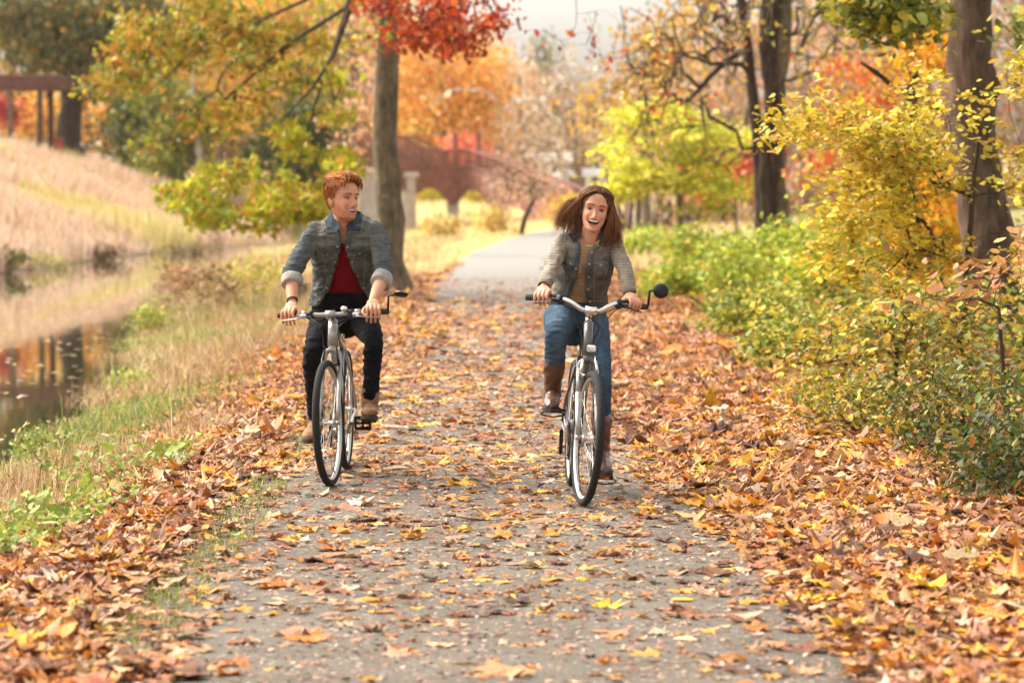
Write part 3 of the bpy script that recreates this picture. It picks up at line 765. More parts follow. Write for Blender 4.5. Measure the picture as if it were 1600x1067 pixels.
    plant('red_maple', 'small scarlet maple showing above the footbridge railing', 'tree', 730, 185, [(730, 285, .12), (730, 250, .08)], [(728, 235, 24, 17)], [(2, (0.7, 0.14, 0.1)), (1, (0.78, 0.3, 0.14))], 20, 1000, 1.5, 0.32, 0.6, step=1, tip=.02, seed=18)
    for (px, py, d, s, pal, lb) in ((665, 300, 176, 22, YG, 'yellow green bush between the two left piers of the footbridge'), (748, 305, 176, 18, YG, 'yellow green bush under the sloping end of the footbridge'),
            (690, 360, 118, 18, [(1, (0.55, 0.35, 0.15)), (1, (0.6, 0.5, 0.12))], 'low russet bush on the lawn right of the grey trunk'), (770, 345, 122, 16, [(1, (0.7, 0.42, 0.2)), (1, (0.6, 0.5, 0.15))], 'low tawny bush on the lawn left of the small leaning tree'),
            (885, 330, 135, 24, ORG + YG, 'orange and yellow bush behind the windblown hair of the woman')):
        plant('bush', lb, 'bush', px, d, [(px, py + s, .06), (px, py + s * .3, .04)], [(px, py, s, s * .75)], pal, 26, 900, .8, 0.2, 0.35, step=.5, tip=.012, seed=19)
    # right side
    plant('orange_tree', 'orange and gold tree leaning towards the sky gap above the woman', 'tree', 1010, 88, [(1010, 360, 0.16), (1008, 250, .13), (1000, 120, .08)],
        [(1000, 110, 40, 40), (945, 165, 36, 30), (1040, 50, 40, 50), (960, 215, 40, 25), (1040, 110, 40, 50)], [(3, (0.60, 0.36, 0.055)), (2, (0.46, 0.26, 0.09)), (2, (0.34, 0.26, 0.09))], 90, 2300, 2, 0.19, 0.5, bark='bark_mid', step=1, tip=0.012, seed=20, minz=0.0)
    plant('sumac_tree', 'lemon green feathery tree directly right of the woman', 'tree', 1065, 66, [(1065, 385, 0.09), (1062, 300, .07), (1060, 220, .04)],
        [(1040, 185, 60, 25), (1000, 225, 45, 20), (1090, 220, 70, 35), (1030, 270, 60, 30), (1100, 290, 50, 40), (985, 290, 30, 25)], [(3, (0.66, 0.64, 0.06)), (2, (0.52, 0.56, 0.05)), (1, (0.76, 0.60, 0.08))], 100, 6500, 1.5, 0.15, 0.3, bark='bark_mid', step=0.8, tip=0.01, seed=21, tilt=.7, flat=.35)
    plant('red_shrub', 'coral red shrub glowing behind the lemon green tree', 'shrub', 1150, 74, [(1150, 340, .05), (1150, 300, .03)], [(1155, 262, 36, 38), (1120, 285, 25, 25)], [(3, (0.80, 0.16, 0.07)), (1, (0.78, 0.32, 0.16))], 40, 2400, 1, 0.17, 0.3, step=.6, tip=.01, seed=22)
    # twin vine-clad trunks
    VT, _ = plant('vine_clad_tree', 'dark vine covered trunk, the right one of the close pair above the green bushes', 'tree', 1214, 54, [(1212, 400, 0.24), (1212, 340, .21), (1208, 200, .2), (1214, 90, .22), (1222, -60, .2), (1225, -250, .14)],
        [(1300, 60, 90, 60), (1250, -40, 100, 60), (1350, 20, 60, 50), (1150, 20, 60, 60), (1270, 130, 40, 30)], [(2, (0.74, 0.5, 0.06)), (1, (0.65, 0.3, 0.05)), (1, (0.4, 0.4, 0.05))], 110, 420, 2.5, 0.12, 0.3, bark='bark_grey', step=.7, tip=.012, seed=23, twigs=120, start=5)
    Lv = np.array(VT.location); vm = MB()
    for k, (dx, rr_) in enumerate(((-12, .10), (-16, .07), (3, .045), (-6, .05))):
        q = [P(1212 + dx + 5 * math.sin(i * 1.3 + k), 410 - i * 45, 53.75) - Lv for i in range(13)]; vm.tube(spline(q, 4), rr_ * (1 + .15 * np.sin(np.arange(49) * 1.7 + k)), 8)
    vm.build('vine', MAT['bark_dark'], VT)
    plant('tree', 'slimmer forked trunk touching the vine covered tree on its left, twigs reaching over the path', 'tree', 1190, 55.5, [(1192, 395, 0.15), (1190, 300, .13), (1180, 180, .115), (1165, 60, .10), (1150, -80, .08)],
        [(1080, 90, 80, 60), (1010, 110, 50, 60), (1110, 20, 70, 40), (1050, 180, 60, 40), (1130, 230, 40, 30)], [(2, (0.74, 0.5, 0.06)), (2, (0.7, 0.34, 0.06)), (1, (0.6, 0.12, 0.04))], 130, 520, 2, 0.12, 0.3, bark='bark_dark', step=.6, tip=.013, seed=24, twigs=150, start=4, wig=.14)
    plant('slim_tree', 'thin dark straight trunk between the vine covered tree and the broad brown trunk', 'tree', 1428, 46, [(1428, 450, 0.12), (1426, 200, .105), (1424, -100, .09)],
        [(1400, 20, 60, 40), (1450, 60, 40, 40), (1380, -60, 60, 40)], YG, 30, 500, 1.5, 0.13, 0.3, bark='bark_dark', step=.8, tip=.008, seed=25, start=6)
    plant('tree', 'broad brown trunk at the right edge of the picture, rising behind the yellow leaves', 'tree', 1535, 28.5, [(1548, 560, 0.30), (1542, 480, .26), (1532, 300, .235), (1520, 120, .215), (1514, -60, .205), (1510, -300, .18), (1505, -600, .14)],
        [(1400, 20, 60, 18, 1, -2), (1340, 10, 30, 14, 1, -2), (1400, 50, 30, 14, 1, -2), (1594, 60, 8, 40, .5, -3), (1410, -30, 50, 40, 1, -2)], [(3, (0.22, 0.24, 0.03)), (2, (0.13, 0.16, 0.02)), (1, (0.5, 0.4, 0.04))], 90, 2000, 0.8, 0.10, 0.16, 'oval', 'bark_brown', tilt=.7, step=.4, tip=.004, seed=26, flare=(.35, .6), start=14, minz=-.3)
    plant('young_maple', 'orange and red young maple glowing behind the tip of the broken bough', 'tree', 1385, 52, [(1385, 400, .07), (1385, 250, .05), (1385, 150, .03)],
        [(1330, 125, 45, 28), (1395, 180, 45, 35), (1330, 190, 50, 35), (1400, 110, 30, 25), (1300, 250, 40, 30)], [(2, (0.80, 0.26, 0.08)), (2, (0.76, 0.46, 0.06)), (1, (0.72, 0.14, 0.05))], 70, 1900, 1.2, 0.13, 0.28, step=.7, tip=.008, seed=27)
    plant('golden_maple', 'glowing golden orange sapling crowded against the broad brown trunk', 'tree', 1468, 31, [(1468, 560, .05), (1468, 420, .035), (1468, 330, .02)],
        [(1455, 370, 36, 70), (1440, 300, 20, 40), (1425, 430, 30, 30), (1445, 90, 25, 26)], [(3, (0.85, 0.44, 0.02)), (2, (0.82, 0.34, 0.02))], 50, 1300, .5, 0.12, 0.18, 'oval', step=.4, tip=.005, seed=28, bark='bark_dark')
    # yellow shrub in focus
    plant('spicebush', 'large yellow leaved shrub spreading wide arching twigs across the right foreground', 'shrub', 1500, 22, [(1500, 640, 0.035), (1500, 560, .03), (1510, 430, .025), (1520, 300, .018), (1530, 200, .012)],
        [(1300, 200, 90, 12, 2, 0), (1400, 230, 100, 35, 1.3, 0), (1440, 135, 40, 18, .8), (1585, 110, 16, 30, .8), (1370, 300, 70, 45, .9), (1330, 340, 60, 40, .8), (1450, 260, 50, 40, .8), (1540, 185, 50, 16, .8), (1420, 390, 60, 40, .6), (1590, 330, 16, 80, .7), (1330, 430, 60, 30, .4), (1550, 205, 40, 10, .4), (1430, 320, 40, 30, .6), (1594, 280, 8, 60, .6), (1420, 195, 50, 20, .7), (1240, 205, 30, 6, 1)],
        YEL, 220, 7000, 1.1, 0.062, 0.085, 'oval', 'bark_dark', tilt=.5, step=.28, wig=.08, tip=.0028, seed=29, twigs=260, minz=0.3, droop=.05, flat=.45)
    plant('spicebush', 'lower yellow shrub with rust tinted leaves under the wide arching one', 'shrub', 1400, 20.5, [(1400, 660, 0.025), (1400, 600, .02), (1400, 520, .012)],
        [(1330, 530, 70, 36, .7), (1430, 500, 80, 45), (1490, 520, 50, 30), (1290, 560, 50, 30), (1580, 560, 30, 60, .5)], [(3, (0.60, 0.43, 0.05)), (2, (0.46, 0.24, 0.06)), (2.5, (0.30, 0.31, 0.05)), (2, (0.16, 0.20, 0.03))], 150, 3000, .8, 0.058, 0.12, 'oval', 'bark_dark', tilt=.6, step=.25, tip=.0028, seed=30, twigs=160)
    plant('beech_sapling', 'copper leaved sapling in front of the foot of the broad trunk', 'shrub', 1570, 18, [(1570, 700, 0.018), (1570, 600, .015), (1560, 480, .01)],
        [(1520, 425, 60, 16), (1590, 420, 20, 40), (1490, 470, 60, 14), (1570, 510, 40, 14)], [(3, (0.44, 0.20, 0.07)), (2, (0.52, 0.30, 0.10))], 34, 130, .5, 0.085, 0.10, 'oval', 'bark_dark', tilt=.5, step=.25, tip=.003, seed=31)
    # green bushes along the right verge, near to far
    gb = [(1010, 395, 72, 40, 30, 'pale green bush farthest along the right verge, beside the woman'), (1085, 400, 55, 55, 40, 'leafy green bush below the lemon green tree'), (1160, 420, 43, 60, 50, 'full green bush standing under the pair of trunks'),
          (1060, 455, 45, 40, 26, 'low bright green weeds clump right of the round bicycle mirror'), (1240, 400, 40, 60, 50, 'green and yellow bush right of the vine covered trunk'), (1290, 380, 34, 60, 50, 'taller yellowish bush behind the tips of the spreading yellow shrub'),
          (1180, 490, 32, 60, 36, 'dark green leafy bush on the verge in front of the vine covered tree'), (1240, 540, 26, 60, 40, 'twiggy green and yellow bush at the leaf strewn edge'), (1120, 450, 48, 45, 30, 'small light green bush between the weeds and the dark green bush')]
    for i, (px, py, d, rx, ry, lb) in enumerate(gb):
        x = (px - 800) / FPX * d; zg = Hz(x, d); pyg = 320 + (CAMH - zg) / d * FPX
        plant('green_bush', lb, 'bush', px, d, [(px, pyg, .025), (px, (pyg + py) / 2, .02)], [(px, py, rx, ry), (px, (py + pyg) / 2, rx * .9, abs(pyg - py) / 2 + 8)], BRIGHTG if i not in (6, 7) else [(3, (0.17, 0.22, 0.03)), (2, (0.40, 0.40, 0.05)), (1, (0.66, 0.48, 0.06))], 80, int(3600), 1.0, 0.0011 * d + 0.035, 0.0030 * d + .06,
              'oval', 'bark_dark', tilt=.7, step=.3, tip=.004, seed=40 + i, group='bushes along the right verge')
    # right bottom undergrowth
    ug = [(1350, 640, 18.5, 90, 45, 'tangled low plant with yellow leaves and green stems at the edge of the leaf pile'), (1480, 640, 17, 90, 60, 'dark green viny bush below the copper sapling'), (1560, 700, 14.6, 70, 50, 'deep green leafy bush at the right edge of the picture, nearest of all'),
          (1280, 620, 21, 50, 30, 'sparse weed clump with yellow leaves beside the leaf pile')]
    for i, (px, py, d, rx, ry, lb) in enumerate(ug):
        x = (px - 800) / FPX * d; zg = Hz(x, d); pyg = 320 + (CAMH - zg) / d * FPX
        pal = [[(3, (0.20, 0.23, 0.03)), (2, (0.60, 0.42, 0.05)), (1, (0.35, 0.2, 0.06))], [(3, (0.08, 0.11, 0.02)), (1.5, (0.22, 0.22, 0.035)), (1, (0.6, 0.42, 0.05)), (1, (0.25, 0.12, 0.04))], [(3, (0.06, 0.085, 0.018)), (1, (0.2, 0.19, 0.03)), (.5, (0.3, 0.14, 0.04))], [(2, (0.4, 0.4, 0.05)), (2, (0.75, 0.52, 0.05))]][i]
        plant('undergrowth_bush', lb, 'bush', px, d, [(px, pyg, .012), (px, (pyg + py) / 2, .01)], [(px, py, rx, ry), (px, (py + pyg) / 2, rx, abs(pyg - py) / 2 + 5)], pal, 150, [1700, 2800, 2600, 700][i], .8, 0.042, 0.09,
              'oval', 'bark_dark', tilt=.8, step=.2, tip=.0025, seed=60 + i, twigs=120)
    # broken bough leaning out of the wood
    T = thing('broken_bough', 'broken black bough jutting up to the left above the yellow shrub', 'branch', tuple(P(1470, 175, 30)))
    L = np.array(T.location); pts = spline([P(1475, 172, 30.2) - L, P(1440, 155, 30) - L, P(1400, 138, 30) - L, P(1375, 118, 29.8) - L, P(1345, 98, 29.6) - L], 5)
    MB().tube(pts, np.interp(np.linspace(0, 1, len(pts)), [0, .8, 1], [0.022, 0.028, 0.016]) * (1 + rng.normal(0, .08, len(pts))), 8).build('branch', MAT['bark_dark'], T)
    # far-off woods
    r = np.random.default_rng(31)
    def woods(label, regions, d, dd, n, size, pal):
        p = blob_targets(regions, d, dd, n, r); tone = vnoise(p[:, 0], p[:, 2] * 2, 0.25, 30)
        c = pick(pal, n, r, 0.15) * (0.75 + 0.5 * tone)[:, None]
        o = scatter('far_woods', MAT['leaf'], None, p, size * np.exp(r.normal(0, .3, n)), np.clip(c, .01, .9), 'diamond', 9, 0, seed=8)
        tag(o, label, 'woods', kind='stuff')
        mb = MB()
        for k in range(90):
            b = regions[r.integers(len(regions))]; px = b[0] + r.uniform(-1, 1) * b[2]; dz = d + r.uniform(-dd, dd) * .8
            top = P(px + r.normal(0, 8), b[1] - b[3] * r.uniform(.2, 1), dz); x = P(px, 300, dz)[0]; z = Hz(x, dz)
            m = (np.array([x, dz, z - .2]) + top) / 2 + r.normal(0, .4, 3)
            mb.tube([(x, dz, z - .2), m, top], [0.0012 * d, 0.0009 * d, 0.0003 * d], 6, cap=False)
        tag(mb.build('far_trunks', MAT['bark_mid']), label.replace('hazy', 'thin trunks standing in the hazy'), 'tree trunks', kind='stuff')
    woods('hazy orange and olive woods rising behind the canal slope on the left', [(40, 130, 120, 130), (200, 60, 160, 110), (380, 100, 160, 140), (540, 130, 110, 160), (450, 250, 140, 60), (260, 250, 120, 50), (480, 20, 150, 60), (-180, 130, 120, 130), (-400, 130, 120, 140)], 240, 14, 32000, 0.6,
          [(1.6, (0.60, 0.36, 0.12)), (2, (0.34, 0.29, 0.08)), (1.6, (0.16, 0.17, 0.045)), (.8, (0.66, 0.32, 0.10)), (1, (0.5, 0.38, 0.24))])
    woods('hazy pale brown woods closing the view behind the footbridge', [(700, 150, 90, 110), (780, 170, 70, 90, 1), (860, 225, 70, 50), (940, 240, 60, 45), (740, 80, 40, 50, .4), (650, 40, 70, 60, .7)], 260, 14, 9000, 0.65,
          [(2, (0.68, 0.50, 0.36)), (2, (0.55, 0.42, 0.32)), (1, (0.74, 0.46, 0.24)), (0.6, (0.36, 0.32, 0.2))])
    woods('hazy brown and pinkish woods behind the vine covered tree', [(1080, 200, 110, 130), (1250, 160, 140, 190), (1400, 180, 140, 200), (1560, 150, 130, 260), (1100, 40, 50, 60, .5), (1010, 210, 50, 50, .7), (1300, 330, 300, 70), (1780, 180, 120, 260), (1980, 180, 120, 260)], 118, 12, 40000, 0.34,
          [(3, (0.42, 0.28, 0.20)), (2, (0.52, 0.38, 0.28)), (1, (0.66, 0.40, 0.14)), (1, (0.30, 0.26, 0.10)), (.6, (0.7, 0.25, 0.12))])
    # low ground cover on the right verge
    r = np.random.default_rng(33)
    n = 42000; y = 9 * 6.6 ** r.random(n); x = r.uniform(1.9, 9, n); lim = 0.19 * y + 1.6
    hgt = np.clip((x - 2.3) * .22, 0.02, 0.55) * (.4 + vnoise(x, y, .9, 31))
    edge = np.interp(y, [10, 14, 20, 26, 34, 60], [3.0, 2.75, 2.3, 2.2, 2.0, 2.0])
    k = (x < lim) & (x > edge + .4 * (vnoise(x, y, 1.4, 32) - .5)) & (r.random(n) < .35 + .65 * vnoise(x, y, 1.2, 34)); x, y, hgt = x[k], y[k], hgt[k]; n = len(x)
    c = pick([(3, (0.22, 0.28, 0.04)), (2, (0.42, 0.44, 0.06)), (1.6, (0.74, 0.50, 0.05)), (1, (0.45, 0.22, 0.08)), (1, (0.11, 0.14, 0.03))], n, r)
    o = scatter('ground_cover', MAT['leaf'], None, np.stack([x, y, Hgt(x, y) + .02 + hgt * r.random(n)], 1), (0.045 + 0.0012 * y) * np.exp(r.normal(0, .3, n)), c, 'oval', .7, .3, seed=9)
    tag(o, 'low green and yellow weeds covering the woodland edge on the right', 'ground cover', kind='stuff')
    n = 2600; x = r.uniform(-2.9, -1.7, n); y = r.uniform(11, 17, n); y2 = y
    k = (vnoise(x, y, 0.8, 36) > .45) & (x < -1.15 - np.interp(y, [8, 12, 16], [1.2, .9, .7])); x, y = x[k], y[k]; n = len(x)
    o = scatter('bank_weeds', MAT['leaf'], None, np.stack([x, y, Hgt(x, y) + .02 + .16 * r.random(n)], 1), 0.05 * np.exp(r.normal(0, .3, n)), pick([(2, (0.24, 0.32, 0.05)), (1, (0.36, 0.40, 0.08))], n, r), 'oval', .7, .3, seed=10)
    tag(o, 'green leafy weeds in the bank grass at the lower left', 'weeds', kind='stuff')
    # taller plants standing in the bank grass
    for i, (px, py, d, rx, ry, pal, lb) in enumerate(((330, 455, 46, 40, 35, STRAW, 'tan seed headed weed clump on the near bank left of the man'), (400, 430, 52, 40, 30, [(2, (0.55, 0.52, 0.1)), (1, (0.7, 0.5, 0.2))], 'yellow green weed clump just left of the rolled sleeve of the man'),
            (285, 440, 50, 30, 28, [(2, (0.4, 0.2, 0.1)), (1, (0.5, 0.35, 0.2))], 'reddish brown dry weed clump at the water edge'), (235, 500, 42, 22, 22, [(2, (0.3, 0.34, 0.06)), (1, (0.55, 0.5, 0.12))], 'green water side plant at the bend of the near shore'),
            (70, 700, 21.5, 60, 28, [(2, (0.2, 0.28, 0.05)), (1, (0.5, 0.42, 0.15))], 'green weed clump at the water edge in the lower left corner'), (200, 600, 29, 30, 18, [(2, (0.35, 0.4, 0.08)), (1, (0.6, 0.5, 0.2))], 'thin stalked weed clump leaning over the water'),
            (60, 420, 84, 50, 22, [(2, (0.5, 0.42, 0.12)), (1, (0.3, 0.26, 0.08))], 'yellow brown shrub at the foot of the far bank on the left'),
            (15, 405, 80, 26, 20, [(2, (0.16, 0.15, 0.05)), (1, (0.4, 0.3, 0.1))], 'dark olive shrub at the waterline by the left edge of the picture'), (165, 396, 98, 30, 9, [(2, (0.24, 0.14, 0.08)), (1, (0.4, 0.3, 0.15))], 'low brown brush on the far waterline left of the hanging bough'),
            (300, 388, 112, 40, 8, [(2, (0.26, 0.17, 0.09)), (1, (0.45, 0.36, 0.16))], 'low brown brush on the far waterline under the hanging bough'), (335, 300, 128, 20, 14, [(2, (0.2, 0.11, 0.07)), (1, (0.3, 0.2, 0.1))], 'reddish dark bush on the far slope below the dark conifer'))):
        x = (px - 800) / FPX * d; pyg = 320 + (CAMH - Hz(x, d)) / d * FPX
        plant('weed_clump', lb, 'weeds', px, d, [(px, pyg, .008), (px, pyg - 6, .007)], [(px, py, rx, ry), (px, (py + pyg) / 2, rx * .6, abs(pyg - py) / 2 + 3)], pal, 60, 700, .5, 0.0009 * d + .02, 0.0016 * d + .03, 'oval', 'bark_mid', tilt=9, step=.25, tip=.0025, seed=80 + i, group='weeds on the banks')
    # floating leaves and foam on the canal
    n = 560; y = 22 * 5 ** r.random(n); xn = np.interp(y, *NB); xf = np.interp(y, *FB); x = xn - np.abs(r.normal(0, .35, n)) * (xn - xf); k = (x > xf) & (np.abs(x) < .19 * y + 1); x, y = x[k], y[k]
    o = scatter('floating_leaves', MAT['dead_leaf'], None, np.stack([x, y, np.full(len(x), WATER + .006)], 1), np.full(len(x), .09) * np.interp(y, [20, 110], [1, 2]), pick([(2, (0.75, 0.6, 0.45)), (1, (0.7, 0.5, 0.15))], len(x), r), 'oval', .03, 0, seed=11)
    tag(o, 'pale leaves floating on the still canal', 'floating leaves', kind='stuff')
# ================================================================ built things far behind
simple('rust', (0.22, 0.088, 0.058), 0.8, var=0.3, ns=3)
simple('rust_roof', (0.13, 0.055, 0.042), 0.85, var=.3, ns=3)
simple('rust_dark', (0.09, 0.05, 0.04), 0.8, ns=3)
simple('concrete', (0.55, 0.50, 0.45), 0.85, var=0.2, ns=2, bs=0.3)
simple('white_paint', (0.80, 0.78, 0.74), 0.6, var=0.06, ns=2)
simple('grey_roof', (0.28, 0.26, 0.25), 0.8, ns=2)
simple('dark_glass', (0.06, 0.06, 0.06), 0.15, ns=2)
simple('wood_grey', (0.20, 0.16, 0.11), 0.85, var=0.35, ns=12, bs=0.5)
simple('red_paint', (0.5, 0.06, 0.04), 0.6)

def built():
    # footbridge: girder sides with balusters on three piers
    line = [P(520, 256, 150), P(570, 246, 152), P(635, 244, 155), P(672, 262, 156), P(705, 266, 156), P(745, 266, 156), P(800, 284, 152), P(860, 312, 147), P(905, 330, 142)]
    T = thing('footbridge', 'rust coloured footbridge with railings crossing behind the lawn on pale piers', 'footbridge', (line[3][0], line[3][1], Hz(line[3][0], line[3][1])))
    L = np.array(T.location); sp = spline(line, 6) - L
    W = np.array([0.35, 1.0, 0]) * 1.1
    for s in (-1, 1):
        mb = MB(); o = W * s
        top = sp + o
        n = len(sp); V = []; 
        for i in range(n):
            pxx = 800 + (top[i][0] + L[0]) / (top[i][1] + L[1]) * FPX; h = 1.05 + 0.85 * abs(math.cos(math.pi * (pxx - 640) / 68)) ** 2.5
            for a, b in ((0, 0), (0.06 * s, 0), (0.06 * s, -h), (0, -h)):
                V.append(top[i] + (0, a, b))
        F = [(i * 4 + k, i * 4 + (k + 1) % 4, i * 4 + 4 + (k + 1) % 4, i * 4 + 4 + k) for i in range(n - 1) for k in range(4)] + [(0, 1, 2, 3), tuple((n - 1) * 4 + k for k in range(4))]
        mb.add(V, F); mb.build('girder', MAT['rust'], T, smooth=False)
        mb = MB(); mb.tube(top + (0, 0, 1.05), .06, 6); mb.tube(top + (0, 0, .15), .05, 6)
        fine = np.stack([np.interp(np.linspace(0, 1, 110), np.linspace(0, 1, n), top[:, k]) for k in range(3)], 1)
        for q in fine: mb.tube([q, q + (0, 0, 1.05)], .03, 4, cap=False)
        mb.build('railing', MAT['rust'], T, smooth=False)
    mb = MB(); V = []
    for q in sp: V += [q + W * .97 - (0, 0, .12), q - W * .97 - (0, 0, .12), q - W * .97 - (0, 0, .3), q + W * .97 - (0, 0, .3)]
    mb.add(V, [(i * 4 + k, i * 4 + (k + 1) % 4, i * 4 + 4 + (k + 1) % 4, i * 4 + 4 + k) for i in range(len(sp) - 1) for k in range(4)]); mb.build('deck', MAT['rust_dark'], T, smooth=False)
    for px, w, d in ((575, 26, 151), (594, 14, 151.5), (640, 20, 155), (708, 19, 156), (776, 14, 153)):
        x = (px - 800) / FPX * d; z = Hz(x, d); zt = float(np.interp(px, [535, 640, 745, 860], [P(0, 258, 151)[2], P(0, 268, 155)[2], P(0, 276, 156)[2], P(0, 318, 147)[2]]))
        ww = w / FPX * d; mb = MB(); cx = np.array([x, d, 0]) - np.array([L[0], L[1], 0])
        mb.box(cx + (0, 0, (z + zt) / 2 - L[2] - .3), (ww, 1.4, zt - z - .1), bev=.08)
        for k in range(4): mb.box(cx + (-ww / 2 + ww * (k + .5) / 4, -.72, (z + zt) / 2 - L[2] - .3), (ww * .1, .06, zt - z - .2))
        mb.box(cx + (0, 0, zt - L[2] - .2), (ww * 1.5, 1.7, .3), bev=.06)
        mb.build('pier', MAT['concrete'], T, smooth=False)
    mb = MB()
    for px in (712, 748): 
        q = P(px, 270, 156) - L; mb.box(q + (0, 0, .9), (.25, .25, 2.6), bev=.03)
    mb.build('post', MAT['rust'], T, smooth=False)
    # open pavilion on the far slope
    d = 164; x = (38 - 800) / FPX * d; z = Hz(x, d)
    T = thing('pavilion', 'open shelter with a flat rust red roof on posts at the far left', 'shelter', (x, d, z)); zt = P(0, 140, d)[2] - z
    mb = MB(); mb.box((-1.0, 0, zt + .35), (7.2, 5, .75), bev=.06)
    for k in range(24): mb.box((-4.5 + k * .3, -2.52, zt + .35), (.08, .06, .7))
    mb.build('roof', MAT['rust_roof'], T, smooth=False)
    for a, b, m in ((73, -1.9, 'rust_dark'), (27, -1.9, 'bark_mid'), (73, 1.9, 'rust_dark'), (-14, -1.9, 'rust_dark')):
        xx = (a - 38) / FPX * d; MB().box((xx, b, zt / 2), (.32, .32, zt + .5), bev=.03).build('post', MAT[m], T, smooth=False)
    # guard rail
    T = thing('guard_rail', 'low pale guard rail with short posts running right from the oak', 'fence', (-26, 178, Hz(-26, 178)))
    L = np.array(T.location)
    a = P(60, 237, 180); b = P(208, 252, 176)
    mb = MB(); n = 15
    V = [a + (b - a) * k / 40 for k in range(41)]
    for q in V: q[2] = max(q[2], Hz(q[0], q[1]) + .5)
    mb.tube(np.array(V) - L, .16, 6, flat=1.0); mb.build('rail', MAT['concrete'], T)
    for k in range(n):
        q = V[int(k * 40 / (n - 1))]; MB().box(q - L + (0, .1, -.4), (.16, .14, 1.3), bev=.02).build('post', MAT['wood_grey'], T, smooth=False)
    T = thing('notice_board', 'small dark red board on the slope at the foot of the oak', 'sign', tuple(P(87, 240, 168)))
    MB().box((0, 0, .45), (.9, .08, .9), bev=.03).build('board', MAT['red_paint'], T, smooth=False)
    for s in (-.35, .35): MB().box((s, .07, -.3), (.08, .08, 1.6)).build('post', MAT['wood_grey'], T, smooth=False)
    # houses and white things behind the trees
    def house(label, px, py0, py1, w, d, roof, wall='white_paint', depth=7):
        x = (px - 800) / FPX * d; z = Hz(x, d) - .3; ze = P(0, py1, d)[2] - z; ww = w / FPX * d; zr = P(0, py0, d)[2] - z
        T = thing('house', label, 'house', (x, d, z)); MB().box((0, depth / 2, ze / 2), (ww, depth, ze)).build('wall', MAT[wall], T, smooth=False)
        e = .5; V = [(-ww / 2 - e, -e, ze - .1), (ww / 2 + e, -e, ze - .1), (ww / 2 + e, depth + e, ze - .1), (-ww / 2 - e, depth + e, ze - .1), (-ww / 2 - e, depth / 2, zr), (ww / 2 + e, depth / 2, zr)]
        mesh_obj('roof', V, [(0, 1, 5, 4), (2, 3, 4, 5), (1, 2, 5), (3, 0, 4), (3, 2, 1, 0)], MAT[roof], T, smooth=False)
        for k in range(3):
            w0 = MB(); w0.box((-ww / 2 + ww * (k + .5) / 3, -.01, ze * .72), (ww * .14, .08, .9)); f = w0.build('window', MAT['dark_glass'], T, smooth=False)
            xx = -ww / 2 + ww * (k + .5) / 3; m = MB()
            for s in (-1, 1): m.box((xx + s * (ww * .07 + .05), -.03, ze * .72), (.1, .12, 1.1)); m.box((xx, -.035, ze * .72 + s * .5), (ww * .14 + .2, .11, .1))
            m.build('frame', MAT['white_paint'], f, smooth=False)
        return T
    house('white house with a grey roof behind the head of the woman', 930, 262, 274, 62, 190, 'grey_roof')
    house('low house with a wide grey roof right of the white house', 985, 262, 278, 70, 205, 'grey_roof', 'concrete')
    house('small white house behind the bare trees above the path end', 866, 238, 250, 46, 215, 'white_paint')
    # lamp-like white sign on post beside the lawn
    T = thing('utility_box', 'white topped utility post standing on the lawn left of the white house', 'post', (P(871, 300, 150)[0], 150, Hz(P(871, 300, 150)[0], 150)))
    h = P(0, 278, 150)[2] - T.location[2]
    MB().box((0, 0, h / 2), (.22, .2, h), bev=.03).build('post', MAT['concrete'], T, smooth=False)
    MB().box((0, 0, h + .1), (.5, .4, .25), bev=.05).build('cap', MAT['white_paint'], T, smooth=False)
    # weathered stump-like post behind the man
    x = (470 - 800) / FPX * 48; T = thing('wooden_post', 'short weathered grey post on the verge partly hidden by the arm of the man', 'post', (x, 48, Hz(x, 48)))
    h = P(0, 446, 48)[2] - T.location[2]
    MB().box((0, 0, h / 2 - .05), (.26, .24, h + .1), bev=.03).build('body', MAT['wood_grey'], T, smooth=False)
    MB().box((0, 0, h + .02), (.29, .27, .05), bev=.02).build('cap', MAT['wood_grey'], T, smooth=False)
# ================================================================ bicycles
simple('tyre', (0.022, 0.021, 0.020), 0.85, ns=60, bs=0.4, spec=.2)
simple('rim_metal', (0.50, 0.48, 0.45), 0.35, 0.7, ns=20)
simple('chrome', (0.72, 0.70, 0.67), 0.22, 0.9, ns=20)
simple('spoke_steel', (0.34, 0.33, 0.31), 0.35, 0.8, ns=20)
simple('silver_paint', (0.30, 0.29, 0.27), 0.32, 0.35, ns=25, coat=0.3)
simple('graphite_paint', (0.10, 0.095, 0.09), 0.35, 0.3, ns=25, coat=0.3)
simple('black_plastic', (0.010, 0.010, 0.010), 0.5, ns=30, spec=.3)
simple('black_rubber', (0.025, 0.024, 0.023), 0.75, ns=90, bs=0.4)
simple('white_plastic', (0.75, 0.74, 0.70), 0.35, ns=30)
simple('orange_reflector', (0.80, 0.24, 0.02), 0.25, ns=30)

def rot_axis(p, o, a, ang):
    M = Matrix.Rotation(ang, 3, Vector(a)); return np.array([list(M @ Vector(q - o)) for q in np.atleast_2d(p)]) + o

